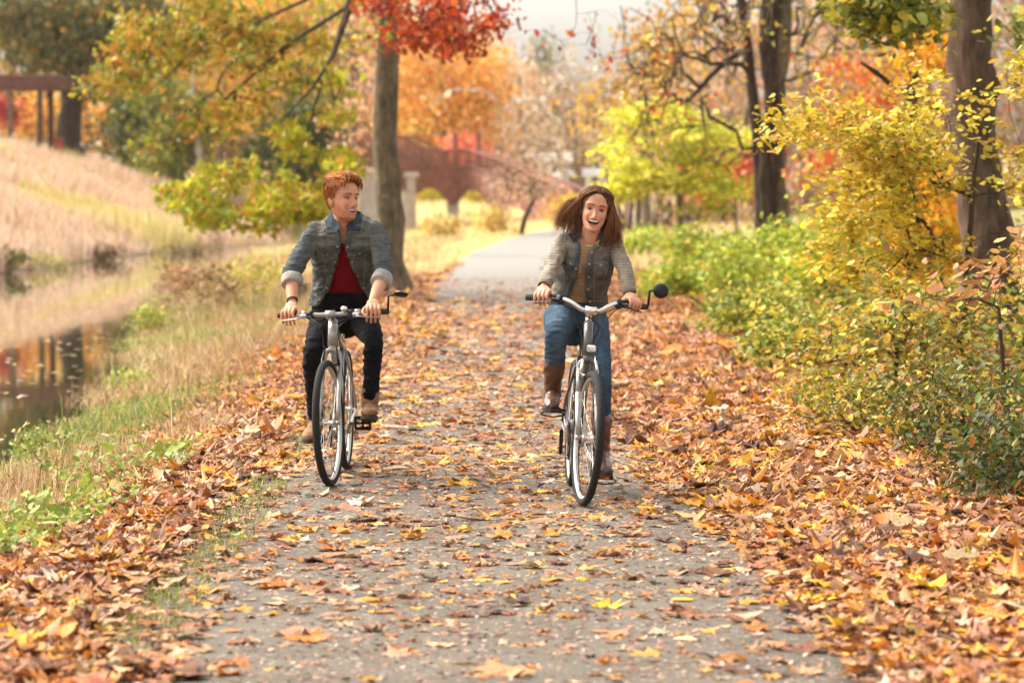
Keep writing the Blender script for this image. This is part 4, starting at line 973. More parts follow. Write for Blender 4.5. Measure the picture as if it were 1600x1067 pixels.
def bicycle(name, label, loc, yaw, lean, steer, woman, crank, pedal_tilt):
    T = thing(name, label, 'bicycle', loc, (0, lean, yaw))
    RW = 0.347; AX = np.array([0, 0.33, 0.944]); AX /= np.linalg.norm(AX); S0 = np.array([0, 0.05, RW])
    st = lambda V: rot_axis(np.asarray(V, float), S0, AX, steer)
    def buildst(mb, nm, mat, par=None, smooth=True):
        mb.V = [st(v) for v in mb.V]; return mb.build(nm, MAT[mat], par or T, smooth)
    onax = lambda z: S0 + AX * (z - RW) / AX[2]
    fm = 'graphite_paint' if woman else 'silver_paint'
    def wheel(nm, c, f, side):
        c = np.array(c, float)
        rim = MB(); u, k = 72, 8
        V = []; prof = [(-.0125, .309), (-.0125, .322), (.0125, .322), (.0125, .309), (.006, .298), (-.006, .298)]
        for i in range(u):
            a = 2 * math.pi * i / u
            V += [c + (x, rr * math.cos(a), rr * math.sin(a)) for x, rr in prof]
        rim.add(V, [(i * 6 + j, i * 6 + (j + 1) % 6, (i + 1) % u * 6 + (j + 1) % 6, (i + 1) % u * 6 + j) for i in range(u) for j in range(6)])
        w = f(rim, nm, 'rim_metal')
        t = MB(); t.torus(c, RW - .021, .021, (1, 0, 0), 80, 12)
        f(t, 'tyre', 'tyre', w)
        s = MB()
        for i in range(28):
            a = 2 * math.pi * i / 28; b = a + (.35 if i % 4 < 2 else -.35); sx = .022 if i % 2 else -.022
            s.tube([c + (sx, .022 * math.cos(b), .022 * math.sin(b)), c + (0, .305 * math.cos(a), .305 * math.sin(a))], .0014, 5, cap=False)
        f(s, 'spokes', 'spoke_steel', w)
        h = MB(); h.tube([c + (-.05, 0, 0), c + (-.03, 0, 0), c + (-.028, 0, 0), c + (-.02, 0, 0), c + (.02, 0, 0), c + (.028, 0, 0), c + (.03, 0, 0), c + (.05, 0, 0)], [.008, .008, .026, .014, .014, .026, .008, .008], 14, up=(0, 0, 1))
        f(h, 'hub', 'chrome', w)
        v = MB(); v.tube([c + (0, .1, -.286), c + (0, .088, -.25)], .003, 6); f(v, 'valve', 'black_plastic', w)
        return w
    fr = lambda mb, nm, mat, par=None: buildst(mb, nm, mat, par)
    bk = lambda mb, nm, mat, par=None: mb.build(nm, MAT[mat], par or T)
    fw = wheel('front_wheel', (0, 0, RW), fr, 1)
    rw = wheel('rear_wheel', (0, 1.06, RW), bk, -1)
    BB = np.array([0, .62, .272 if woman else .254]); hb = onax(.76); ht = onax(.90 if not woman else .93); seat = np.array([0, .80, .76 if not woman else .72])
    # frame
    m = MB(); m.tube([hb, ht], .024 if woman else .027, 16)
    m.tube([hb + (0, .01, .03), BB], .022, 14)
    if woman: m.tube(spline([ht - (0, -.01, .07), (0, .45, .62), (0, .74, .52)], 6), .018, 12)
    else: m.tube([ht - (0, 0, .03), seat - (0, 0, .03)], .018, 12)
    m.tube([BB, seat], .017, 12); m.tube([BB - (.036, 0, 0), BB + (.036, 0, 0)], .024, 14)
    for s in (-1, 1):
        m.tube(spline([BB + (s * .02, .02, 0), BB + (s * .045, .12, .01), (s * .062, 1.04, RW)], 4), .010, 8)
        m.tube([seat - (-s * .018, 0, .05), (s * .05, .98, RW + .14), (s * .062, 1.05, RW)], .008, 8)
    m.build('frame', MAT[fm], T)
    # fork
    m = MB(); cr = onax(.735); m.tube([cr, onax(.77)], .018, 12)
    m.tube(spline([onax(.69) + (-.046, -.004, -.01), onax(.722) + (-.034, -.004, .002), onax(.735) + (0, -.006, .004), onax(.722) + (.034, -.004, .002), onax(.69) + (.046, -.004, -.01)], 5), .015, 12)
    fork = buildst(m, 'fork', fm)
    for s in (-1, 1):
        m = MB(); a = onax(.69) + (s * .046, -.004, 0); b = np.array([s * .052, 0, RW]); mid = a + (b - a) * .35
        if woman: m.tube([a, mid], .013, 12)
        m.tube([a if not woman else mid, a + (b - a) * .75, b + (0, .004, .02)], [.017, .015, .012] if woman else [.014, .012, .010], 12)
        m.tube([b + (s * .012, 0, 0), b - (s * .012, 0, 0)], .012, 10)
        o = buildst(m, 'fork_leg', 'silver_paint')
        # rim brake arm
        m = MB(); m.tube([onax(.66) + (s * .046, -.03, 0), onax(.70) + (s * .040, -.045, 0), onax(.76) + (s * .03, -.045, 0)], [.009, .007, .006], 8)
        m.box(onax(.665) + (s * .032, -.03, -.005), (.018, .05, .012), bev=.003)
        buildst(m, 'brake_arm', 'black_plastic' if not woman else 'chrome')
    # stem and handlebar
    G = {}
    m = MB(); zc = 1.0 if woman else .95
    if woman:
        cl = onax(.98) + (0, -.055, .012)
        m.tube([onax(.92), onax(.965)], .016, 12); m.tube(spline([onax(.955), onax(.98) + (0, -.02, .004), cl], 4), .018, 12); m.tube([cl - (.03, 0, 0), cl + (.03, 0, 0)], .022, 12)
        half = spline([cl, cl + (.05, -.005, .004), cl + (.11, .02, .038), cl + (.17, .075, .05), cl + (.23, .125, .045), cl + (.315, .17, .038)], 6)
    else:
        cl = onax(.918) + (0, -.075, .016)
        m.tube([onax(.88), onax(.93)], .017, 12); m.tube([onax(.92), cl], .019, 12); m.tube([cl - (.026, 0, 0), cl + (.026, 0, 0)], .023, 12)
        half = spline([cl, cl + (.07, 0, .0), cl + (.13, .012, .006), cl + (.20, .03, .006), cl + (.305, .055, .004)], 6)
    buildst(m, 'stem', 'chrome' if woman else 'silver_paint')
    left = half.copy(); rt = half.copy(); rt[:, 0] *= -1
    m = MB(); m.tube(np.concatenate([rt[::-1], left[1:]]), .0125, 12); bar = buildst(m, 'handlebar', 'chrome' if woman else 'silver_paint')
    G['bar'] = {}
    for s, h_ in ((1, left), (-1, rt)):
        L_ = np.concatenate([[0], np.cumsum(np.linalg.norm(np.diff(h_, axis=0), axis=1))]); tot = L_[-1]
        at = lambda q: np.array([np.interp(q, L_, h_[:, k]) for k in range(3)])
        m = MB(); g0, g1 = at(tot - .125), at(tot); m.tube([g0 + (g1 - g0) * t for t in np.linspace(0, 1, 12)], [.0175 if i % 2 else .0163 for i in range(12)], 12)
        buildst(m, 'grip', 'black_rubber')
        G['bar'][s] = (st(at(tot - (.095 if woman else .075)))[0], st(g1)[0] - st(g0)[0])
        # lever: clamp + blade below and ahead of the bar
        m = MB(); c0 = at(tot - .16); m.tube([at(tot - .175), at(tot - .145)], .019, 10); m.box(c0 + (0, -.03, -.012), (.045, .05, .024), bev=.006)
        m.tube(spline([c0 + (0, -.05, -.015), c0 + (s * .03, -.062, -.022), at(tot - .08) + (0, -.058, -.026), at(tot - .03) + (0, -.052, -.03)], 4), [.007] * 4 + [.005] * 9, 8, flat=.7)
        buildst(m, 'brake_lever', 'silver_paint' if not woman else 'black_plastic')
        m = MB(); m.tube([at(tot - .215), at(tot - .18)], .021, 12); m.ball(at(tot - .2) + (0, -.012, -.018), (.02, .018, .014)); buildst(m, 'gear_shifter', 'black_plastic')
        # cables
        m = MB(); c1 = at(tot - .19) + (0, -.03, -.02)
        m.tube(spline([c1, c1 + (-s * .06, -.05, -.05), onax(.86) + (s * .05, -.07, 0), onax(.74) + (s * .035, -.05, .0)], 8), .0027, 6)
        m.tube(spline([c1 + (-s * .01, 0, 0), c1 + (-s * .08, -.06, -.03), onax(.92) + (-s * .04, -.06, .0), onax(.82) + (-s * .03, .02, 0), BB + (-s * .02, -.25, .28)], 8), .0027, 6)
        buildst(m, 'cable', 'black_plastic')
    # mirror
    e = left[-1]; m = MB()
    if woman:
        m.tube([e - (.004, 0, 0), e + (.02, 0, 0)], .014, 10); m.tube([e + (.02, 0, 0), e + (.022, 0, .088)], .0065, 8); m.tube([e + (.022, 0, .086), e + (.075, 0, .09)], .005, 8)
        buildst(m, 'mirror_arm', 'black_plastic')
        m = MB(); c = e + (.082, 0, .091); nrm = np.array([.25, 1.0, -.2]); nrm /= np.linalg.norm(nrm)
        m.tube([c - nrm * .012, c - nrm * .008, c + nrm * .004, c + nrm * .006], [.012, .034, .041, .040], 28); mm = buildst(m, 'mirror', 'black_plastic')
    else:
        m.tube([e - (.004, 0, 0), e + (.012, 0, 0)], .014, 10); m.tube([e + (.008, 0, 0), e + (.014, 0, .09)], .0065, 8); m.tube([e + (.012, 0, .088), e + (.06, 0, .09)], .005, 8)
        buildst(m, 'mirror_arm', 'black_plastic')
        m = MB(); c = e + (.085, 0, .09); nrm = np.array([.1, .35, 1.0]); nrm /= np.linalg.norm(nrm)
        m.tube([c - nrm * .01, c - nrm * .006, c + nrm * .004, c + nrm * .006], [.012, .034, .041, .040], 28); mm = buildst(m, 'mirror', 'black_plastic')
    m = MB(); m.tube([c + nrm * .0065, c + nrm * .0085], .036, 28); buildst(m, 'glass', 'chrome', mm)
    if not woman:
        m = MB(); b_ = left[7] + (0, -.012, .028); m.ball(b_, (.019, .019, .017)); m.tube([left[7], b_], .008, 8); buildst(m, 'bell', 'chrome')
    else:
        m = MB(); m.box(onax(.80) + (.004, -.075, 0), (.046, .022, .034), bev=.006); f_ = buildst(m, 'front_reflector', 'white_plastic')
        m = MB(); m.tube([onax(.80) + (0, -.02, -.005), onax(.80) + (0, -.062, 0)], .006, 8); buildst(m, 'bracket', 'black_plastic', f_)
    # saddle, seat post
    sd = np.array([0, .86, .885 if not woman else .87]); m = MB(); m.tube([seat, sd - (0, .0, .03)], .0135, 12); m.build('seat_post', MAT['chrome'], T)
    m = MB(); V = []; ys_ = np.linspace(-.15, .12, 12)
    for y in ys_:
        w = np.interp(y, [-.15, -.12, -.03, .05, .1, .12], [.012, .02, .032, .07, .078, .06]) * (1.15 if woman else 1)
        for k in range(12):
            a = 2 * math.pi * k / 12; V.append(sd + (w * math.cos(a), y, .026 * math.sin(a) - .25 * w * abs(math.cos(a)) * (math.sin(a) < .5) + .06 * max(0, y)))
    m.add(V, [(i * 12 + k, i * 12 + (k + 1) % 12, i * 12 + 12 + (k + 1) % 12, i * 12 + 12 + k) for i in range(11) for k in range(12)] + [tuple(range(12))[::-1], tuple(132 + k for k in range(12))])
    m.build('saddle', MAT['black_plastic'], T)
    if woman:
        m = MB()
        for k in range(7): m.torus(sd + (0, .06, -.055 + k * .006), .022, .003, (0, 0.01, 1), 16, 6)
        m.build('saddle_spring', MAT['chrome'], T)
    # drivetrain
    m = MB(); m.torus(BB - (.048, 0, 0), .092, .004, (1, 0, 0), 48, 6)
    for k in range(5):
        a = 2 * math.pi * k / 5 + .3; m.tube([BB - (.048, 0, 0), BB + (-.048, .09 * math.cos(a), .09 * math.sin(a))], .006, 6)
    m.build('chainring', MAT['black_plastic'], T)
    m = MB(); m.tube([BB + (-.048, 0, .092), (-.045, 1.06, RW + .035)], .004, 6); m.tube([BB + (-.048, 0, -.092), (-.045, 1.1, RW - .17), ], .004, 6); m.torus((-.045, 1.06, RW), .035, .006, (1, 0, 0), 24, 6); m.build('chain', MAT['black_plastic'], T)
    m = MB(); m.box((-.06, 1.09, RW - .1), (.02, .05, .13), bev=.008); m.ball((-.06, 1.1, RW - .16), (.012, .025, .025)); m.build('derailleur', MAT['black_plastic'], T)
    G['ped'] = {}
    for s in (1, -1):
        ang = crank if s > 0 else crank + math.pi
        d = np.array([0, -math.cos(ang), math.sin(ang)]); pc = BB + d * .17 + (s * .08, 0, 0)
        m = MB(); m.tube([BB + (s * .055, 0, 0), BB + d * .17 + (s * .072, 0, 0)], [.015, .011], 10); m.build('crank', MAT['chrome' if woman else 'silver_paint'], T)
        p = pc + (s * .065, 0, 0); G['ped'][s] = p
        tl = pedal_tilt[0] if s > 0 else pedal_tilt[1]; Rt = np.array(Matrix.Rotation(tl, 3, 'X'))
        m = MB(); m.tube([pc - (s * .01, 0, 0), p + (s * .045, 0, 0)], .007, 8)
        for y in (-.042, .042): m.box(p + Rt @ np.array([0, y, 0]), (.09, .012, .024), Rt, bev=.003)
        for x in (-.042, 0, .042): m.box(p + Rt @ np.array([x, 0, 0]), (.012, .084, .018), Rt, bev=.003)
        pd = m.build('pedal', MAT['black_plastic'], T)
        if woman:
            m = MB(); m.box(p + Rt @ np.array([0, -.049, 0]), (.05, .005, .016), Rt, bev=.001); m.build('reflector', MAT['orange_reflector'], pd)
            m = MB(); m.tube(spline([p + Rt @ np.array(q) for q in ((-.045, -.04, -.008), (-.062, -.055, -.02), (0, -.07, -.03), (.062, -.055, -.02), (.045, -.04, -.008))], 5), .004, 6); m.build('toe_clip', MAT['black_plastic'], pd)
    m = MB(); m.tube([BB + (.055, .3, .03), BB + (.13, .42, -.02)], .007, 8); m.build('kickstand', MAT['chrome'], T)
    return T, G

XM = -0.997; YM = 15.5; XW = 0.366; YW = 14.5
GZ = 0.012
bikeM, GM = bicycle('bicycle', 'silver bicycle ridden by the man in the dark red shirt', (XM, YM, GZ), R(-1.5), R(0.0), R(-7), False, R(20), (R(-50), R(8)))
bikeW, GW = bicycle('bicycle', 'dark framed bicycle with a round black mirror ridden by the laughing woman', (XW, YW, GZ), R(2.5), R(2.6), R(7), True, R(-84), (R(6), R(2)))
# ================================================================ people
from mathutils.bvhtree import BVHTree
def m_cloth():
    def cloth(name, lo, hi, fade=None, ns=9, weave=220, bs=.35, stripes=None):
        k = NT(name); c = k.ramp(k.noise(ns, 6, .7), [(.32, lo), (.68, hi)])
        v = k.scale(k.coord(), (1, 1, .3)); f = k.noise(38, 5, .7, v)
        c = k.mix(c, k.ramp(f, [(.35, (.72, .72, .74)), (.65, (1.2, 1.2, 1.2))]), .8, 'MULTIPLY')
        if stripes:
            s = k.n('SeparateXYZ'); k.l(k.coord(), s.inputs[0]); m = k.n('Math', operation='SINE'); m2 = k.n('Math', operation='MULTIPLY'); m2.inputs[1].default_value = stripes[1]
            k.l(s.outputs[2], m2.inputs[0]); k.l(m2.outputs[0], m.inputs[0])
            c = k.mix(c, stripes[0], k.ramp(m.outputs[0], [(.45, (0, 0, 0)), (.75, (.6, .6, .6))]))
        c = k.mix(c, k.col(), 1.0, 'MULTIPLY')
        MAT[name] = k.bsdf(c, .9, normal=k.bump(k.noise(weave, 2, .6), bs, .002), spec=.1)
    cloth('denim_jacket', (.046, .058, .064), (.108, .115, .106))
    cloth('denim_vest', (.050, .055, .058), (.125, .120, .108))
    cloth('cuff_lining', (.27, .245, .215), (.36, .33, .29))
    cloth('knit', (.22, .185, .145), (.32, .275, .22), stripes=((.15, .125, .10), 420))
    cloth('tee_red', (.11, .004, .009), (.17, .006, .013))
    cloth('tee_tan', (.30, .205, .10), (.40, .28, .15), stripes=((.22, .16, .11), 330))
    cloth('jeans_black', (.005, .005, .006), (.011, .0105, .012))
    cloth('jeans_blue', (.020, .042, .072), (.055, .092, .135))
    k = NT('skin'); c = k.col(); f = k.noise(45, 4, .6)
    c = k.mix(c, k.ramp(f, [(.3, (.88, .84, .82)), (.7, (1.08, 1.06, 1.05))]), .7, 'MULTIPLY')
    MAT['skin'] = k.bsdf(c, .58, spec=.3, sss=.10, normal=k.bump(k.noise(420, 2, .6), .25, .0015))
    k = NT('eye'); MAT['eye'] = k.bsdf(k.col(), .15, spec=.6)
    k = NT('teeth'); MAT['teeth'] = k.bsdf((.82, .79, .73), .25, spec=.6)
m_cloth()
simple('boot_leather', (.085, .032, .018), .38, var=.45, ns=14, bs=.3, coat=.25)
simple('shoe_suede', (.21, .105, .045), .8, var=.3, ns=22, bs=.3)
simple('sole', (.03, .022, .018), .8)
simple('button', (.42, .26, .12), .3, .8)
simple('thread', (.27, .21, .14), .85)
simple('jewel', (.5, .3, .16), .4, .3)

def vox(mb, size, it=3, fac=.5):
    """union of the collected shapes as one continuous surface"""
    me = bpy.data.meshes.new('tmp'); me.from_pydata([tuple(v) for v in np.concatenate(mb.V)], [], mb.F); o = bpy.data.objects.new('tmp', me); COL.objects.link(o)
    r = o.modifiers.new('r', 'REMESH'); r.mode = 'VOXEL'; r.voxel_size = size; r.adaptivity = 0
    if it: s = o.modifiers.new('s', 'SMOOTH'); s.iterations = it; s.factor = fac
    bpy.context.view_layer.update(); dg = bpy.context.evaluated_depsgraph_get(); e = o.evaluated_get(dg); m2 = bpy.data.meshes.new_from_object(e)
    n = len(m2.vertices); V = np.zeros(n * 3, dtype=np.float32); m2.vertices.foreach_get('co', V); V = V.reshape(-1, 3).astype(float)
    N = np.zeros(n * 3, dtype=np.float32); m2.vertex_normals.foreach_get('vector', N); N = N.reshape(-1, 3).astype(float)
    L = np.zeros(len(m2.loops), dtype=np.int32); m2.loops.foreach_get('vertex_index', L); st = np.zeros(len(m2.polygons), dtype=np.int32); m2.polygons.foreach_get('loop_start', st)
    tot = np.diff(np.append(st, len(L)))
    F = [L[st[tot == k][:, None] + np.arange(k)[None, :]] for k in (3, 4)]
    bpy.data.objects.remove(o); bpy.data.meshes.remove(me); bpy.data.meshes.remove(m2)
    return V, N, F
def cull(V, F, dele):
    keep = ~dele; idx = np.cumsum(keep) - 1; out = []
    for f in F:
        if len(f): f = f[keep[f].all(1)]; out.append(idx[f])
    return V[keep], out, keep
def wrinkle(V, N, amp, sc, st=(1, 1, 1), seed=0.0):
    out = V.copy(); st = np.array(st)
    for i in range(len(V)):
        q = V[i] * st * sc + seed
        n = noise.noise(Vector(q)); n2 = noise.noise(Vector(q * 2.3 + 5))
        out[i] += N[i] * amp * (-(abs(n) ** .7) * 1.4 + .5 + .4 * n2)
    return out
def loft(mb, rings, n=28, sq=2.2):
    """rings: (centre, half width, half depth, axis tilt) ; elliptical sections stacked"""
    V = []; C = np.array([r[0] for r in rings], float); T = np.gradient(C, axis=0); T /= np.linalg.norm(T, axis=1)[:, None]
    for (c, a, b), t in zip(rings, T):
        x = np.array([1.0, 0, 0]); x -= t * np.dot(x, t); x /= np.linalg.norm(x); f = np.cross(t, x)
        for k in range(n):
            q = 2 * math.pi * k / n; cs, sn = math.cos(q), math.sin(q); e = 2 / sq
            V.append(np.array(c) + x * a * math.copysign(abs(cs) ** e, cs) + f * b * math.copysign(abs(sn) ** e, sn))
    m = len(rings); F = [(i * n + k, i * n + (k + 1) % n, i * n + n + (k + 1) % n, i * n + n + k) for i in range(m - 1) for k in range(n)]
    F += [tuple(range(n))[::-1], tuple((m - 1) * n + k for k in range(n))]
    mb.add(V, F)
def limb(mb, pts, r, n=14, sp=6, flat=1.0, up=None):
    pts = [np.array(p, float) for p in pts]; P_ = spline(pts, sp); rr = np.interp(np.linspace(0, len(pts) - 1, len(P_)), np.arange(len(pts)), r)
    mb.tube(P_, rr, n, flat=flat, up=up)
    mb.ball(P_[0], rr[0] * .98); mb.ball(P_[-1], rr[-1] * .98)

# ---- head: horizontal slices, eye level at z = 0, +y is where the face looks
HT_ = dict(z=[-.118, -.112, -.100, -.080, -.055, -.025, 0, .03, .06, .085, .103, .112], w=[.012, .024, .040, .051, .060, .066, .069, .0735, .0715, .060, .038, .012],
           f=[.068, .078, .085, .084, .083, .084, .082, .088, .083, .067, .042, .010], b=[.035, .01, -.02, -.045, -.065, -.085, -.094, -.100, -.097, -.084, -.058, -.028])
def hd(z, k): return np.interp(z, HT_['z'], HT_[k])
JAW = [1.0]
def head_pt(th, z, off=0.0):
    w, f, b = hd(z, 'w') * (1 - (1 - JAW[0]) * np.clip((-.02 - z) / .05, 0, 1)) + off, hd(z, 'f') + off, hd(z, 'b') - off; cy = (f + b) / 2 * .3 + (f + b) / 2 * .7; hy = (f - b) / 2
    s, c = np.sin(th), np.cos(th); e = 2 / 2.25
    return np.stack([w * np.sign(s) * np.abs(s) ** e, cy + hy * np.sign(c) * np.abs(c) ** e, z * np.ones_like(th)], -1)
def front_y(x, z):
    w, f, b = hd(z, 'w'), hd(z, 'f'), hd(z, 'b'); return (f + b) / 2 + (f - b) / 2 * max(0, 1 - abs(x / w) ** 2.25) ** (1 / 2.25)
def G2(x, z, x0, z0, sx, sz): return np.exp(-((x - x0) / sx) ** 2 - ((z - z0) / sz) ** 2)
def face_shape(P_, F_):
    """pushes the front of the head into features; F_ holds the mouth"""
    x, y, z = P_[:, 0].copy(), P_[:, 1].copy(), P_[:, 2].copy(); fr = np.clip((y - .02) / .04, 0, 1); d = np.zeros(len(x))
    ax = np.abs(x)
    nose = np.interp(z, [-.062, -.052, -.044, -.036, -.02, 0, .016], [0, .003, .014, .020, .012, .006, 0]); sx = np.interp(z, [-.05, -.038, -.01, .01], [.0105, .0095, .0075, .008])
    d += nose * np.exp(-(x / sx) ** 2) + .0055 * G2(ax, z, .0125, -.043, .006, .006)
    d -= .010 * G2(ax, z, .031, .002, .015, .011); d += .006 * G2(ax, z, .030, .021, .022, .008)
    d += .008 * G2(ax, z, .042, -.034, .018, .016) - .004 * G2(ax, z, .032, -.055, .006, .016)
    d += .005 * G2(x, z, 0, -.103, .018, .012) - .003 * G2(x, z, 0, -.088, .02, .006)
    mz, mw, mh, cu = F_['mz'], F_['mw'], F_['mh'], F_['curl']
    u = np.clip(ax / mw, 0, 1); zz = z - mz - cu * u ** 2; op = mh * np.sqrt(1 - u ** 2 + 1e-6); ups, lo = op * .42, op * .58
    ins = (ax < mw) & (zz < ups) & (zz > -lo)
    lip = np.exp(-((zz - ups - .003) / .0045) ** 2) + 1.15 * np.exp(-((zz + lo + .0045) / .0055) ** 2); d += .0055 * lip * (ax < mw * 1.05) * (1 - ins) * (1 - u ** 4)
    d -= .016 * ins
    P_ = P_.copy(); P_[:, 1] += d * fr
    return P_
def mouth_masks(x, z, F_):
    mz, mw, mh, cu = F_['mz'], F_['mw'], F_['mh'], F_['curl']; u = np.clip(np.abs(x) / mw, 0, 1); zz = z - mz - cu * u ** 2; op = mh * np.sqrt(1 - u ** 2 + 1e-6)
    ins = (np.abs(x) < mw * .98) & (zz < op * .42) & (zz > -op * .58)
    lp = (np.abs(x) < mw * 1.05) & (zz < op * .42 + .005) & (zz > -op * .58 - .0075) & ~ins
    return ins, lp
def add_head(mb, M, F_, sc):
    nt, nz = 120, 96; zs = np.concatenate([np.linspace(-.118, .112, nz)]); th = np.linspace(0, 2 * math.pi, nt, endpoint=False); V = []
    for z in zs: V.append(head_pt(th, z))
    V = face_shape(np.concatenate(V), F_); V[:, 2] += 0
    F = [(i * nt + k, i * nt + (k + 1) % nt, i * nt + nt + (k + 1) % nt, i * nt + nt + k) for i in range(nz - 1) for k in range(nt)] + [tuple(range(nt))[::-1], tuple((nz - 1) * nt + k for k in range(nt))]
    mb.add(tr(V, M, sc), [f[::-1] for f in F])
    for s in (-1, 1):   # ears
        e = MB(); e.ball((s * .070, -.004, -.018), (.007, .017, .030), rot=np.array(Matrix.Rotation(s * .35, 3, 'Z') @ Matrix.Rotation(-.15, 3, 'X'))); e.torus((s * .075, -.008, -.014), .014, .004, (1, s * .3, 0), 16, 6)
        mb.add(tr(np.concatenate(e.V), M, sc), e.F)
def head_matrix(c, yaw, pitch, roll):
    B = Matrix.Rotation(math.pi, 3, 'Z'); m = Matrix.Rotation(yaw, 3, 'Z') @ Matrix.Rotation(roll, 3, 'Y') @ Matrix.Rotation(-pitch, 3, 'X') @ B
    return np.array(m), np.array(c, float)
def tr(V, M, sc=1.0): return np.asarray(V, float) * sc @ M[0].T + M[1]
def inv(V, M, sc=1.0): return (np.asarray(V, float) - M[1]) @ M[0] / sc

def hand(mb, grip, e1, wrist, s, curl=1.0, ln=1.0):
    """e1 runs outward along the grip; fingers fold over the front of the bar"""
    e = e1 / np.linalg.norm(e1); up = np.array([0, 0, 1.0]); f = np.cross(up, e); f /= np.linalg.norm(f)
    if f[1] > 0: f = -f
    g = np.array(grip, float); wr = np.array(wrist, float)
    kn = g + f * .006 + up * .034
    Pm = [wr, wr + (kn - wr) * .45 + up * .006, kn - f * .012 + up * .002, kn + f * .006]
    P_ = spline(Pm, 6); rr = np.interp(np.linspace(0, 3, len(P_)), [0, 1, 2, 3], [.022, .028, .030, .028])
    V, F = tube_vf(P_, rr, 16, True, .46, up); V = np.array(V)
    # widen along the bar
    for i in range(len(P_)):
        w = np.interp(i / (len(P_) - 1), [0, .4, 1], [1.0, 1.22, 1.35]); q = V[i * 16:(i + 1) * 16] - P_[i]; V[i * 16:(i + 1) * 16] = P_[i] + q + np.outer(q @ e, e) * (w - 1)
    mb.add(V, F)
    for i, (o, L) in enumerate(((-.031, .92), (-.0105, 1.0), (.0105, .96), (.031, .78))):
        L *= ln; b = g + e * o; sp = e * o * .25
        q = [b + f * -.010 + up * .033, b + f * .018 + up * (.036 - .004 * abs(i - 1)), b + f * .040 * 1.0 + up * .014 + sp * .3, b + f * (.040 - .004 * curl) + up * (.014 - .034 * L) + sp * .5, b + f * (.030 - .016 * curl) + up * (.008 - .052 * L) + sp * .6]
        limb(mb, q, [.0098, .0096, .0088, .0082, .0072], 10, 4)
        mb.ball(q[1], .0104)
    t = -e  # thumb on the inner side
    q = [g + t * .026 - f * .016 + up * .028, g + t * .048 + up * .016 - f * .002, g + t * .056 + f * .018 - up * .002, g + t * .050 + f * .030 - up * .016]
    limb(mb, q, [.0130, .0115, .0100, .0085], 10, 4)

def eyes(T, M, sc, F_, iris, lid, browc, gaze=0.0):
    for s in (-1, 1):
        x = s * .0305; y = front_y(x, 0) - .0085
        n, m_ = 20, 12; V = []; C = []
        for j in range(m_ + 1):
            for i in range(n):
                a = math.pi * j / m_; b = 2 * math.pi * i / n; d = np.array([math.sin(a) * math.cos(b), math.cos(a), math.sin(a) * math.sin(b)])
                V.append(np.array([x, y, 0]) + d * np.array([.0145, .0105, F_['eye_h']])); r_x = d[0] * .0145 - gaze * .004; r_z = d[2] * F_['eye_h']
                rr = math.hypot(r_x, r_z + .0005); c = (.42, .36, .33)
                if rr < .0074: c = iris
                if rr < .0042: c = (.01, .008, .008)
                if d[2] > .38 or abs(d[0]) > .88: c = (.05, .03, .022)
                C.append(c)
        F = [(j * n + i, j * n + (i + 1) % n, j * n + n + (i + 1) % n, j * n + n + i) for j in range(m_) for i in range(n)]
        mesh_obj('eye', tr(V, M, sc), F, MAT['eye'], T, np.array(C))
        p = []
        for t in np.linspace(-1, 1, 9):
            bx = x + s * .001 + t * .019 * s * 1; bz = F_['brow'] + .0045 * (1 - (t - .25) ** 2) - .002 * t; p.append((bx, front_y(bx, bz) + .0045 + F_['ridge'], bz))
        mb = MB(); mb.tube(p, [.002, .0036, .0044, .0044, .004, .0036, .003, .0024, .0014], 8, flat=.7); mb.V = [tr(v, M, sc) for v in mb.V]; o = mb.build('eyebrow', MAT['hair'], T, usecol=False)
        a = o.data.color_attributes.new('Col', 'FLOAT_COLOR', 'POINT'); a.data.foreach_set('color', np.tile(np.array([*browc, 1], dtype=np.float32), len(o.data.vertices)))
def teeth(T, M, sc, F_):
    mz, mw, mh, cu = F_['mz'], F_['mw'], F_['mh'], F_['curl']; V = []; n = 22
    for i in range(n + 1):
        x = mw * .86 * (-1 + 2 * i / n); u = abs(x) / mw; top = mz + cu * u * u + mh * .42 * math.sqrt(1 - u * u) + .001; h = mh * F_['teeth'] * math.sqrt(max(.05, 1 - u ** 3)); y = front_y(x, mz) - .0035 - .25 * u * u * .01
        g = .0009 * (i % 3 == 0)
        V += [(x, y - g, top), (x, y + .001 - g, top - h * .5), (x, y - g, top - h), (x, y - .006, top - h), (x, y - .006, top)]
    F = [(i * 5 + k, i * 5 + (k + 1) % 5, i * 5 + 5 + (k + 1) % 5, i * 5 + 5 + k) for i in range(n) for k in range(5)]
    mesh_obj('teeth', tr(V, M, sc), F, MAT['teeth'], T)

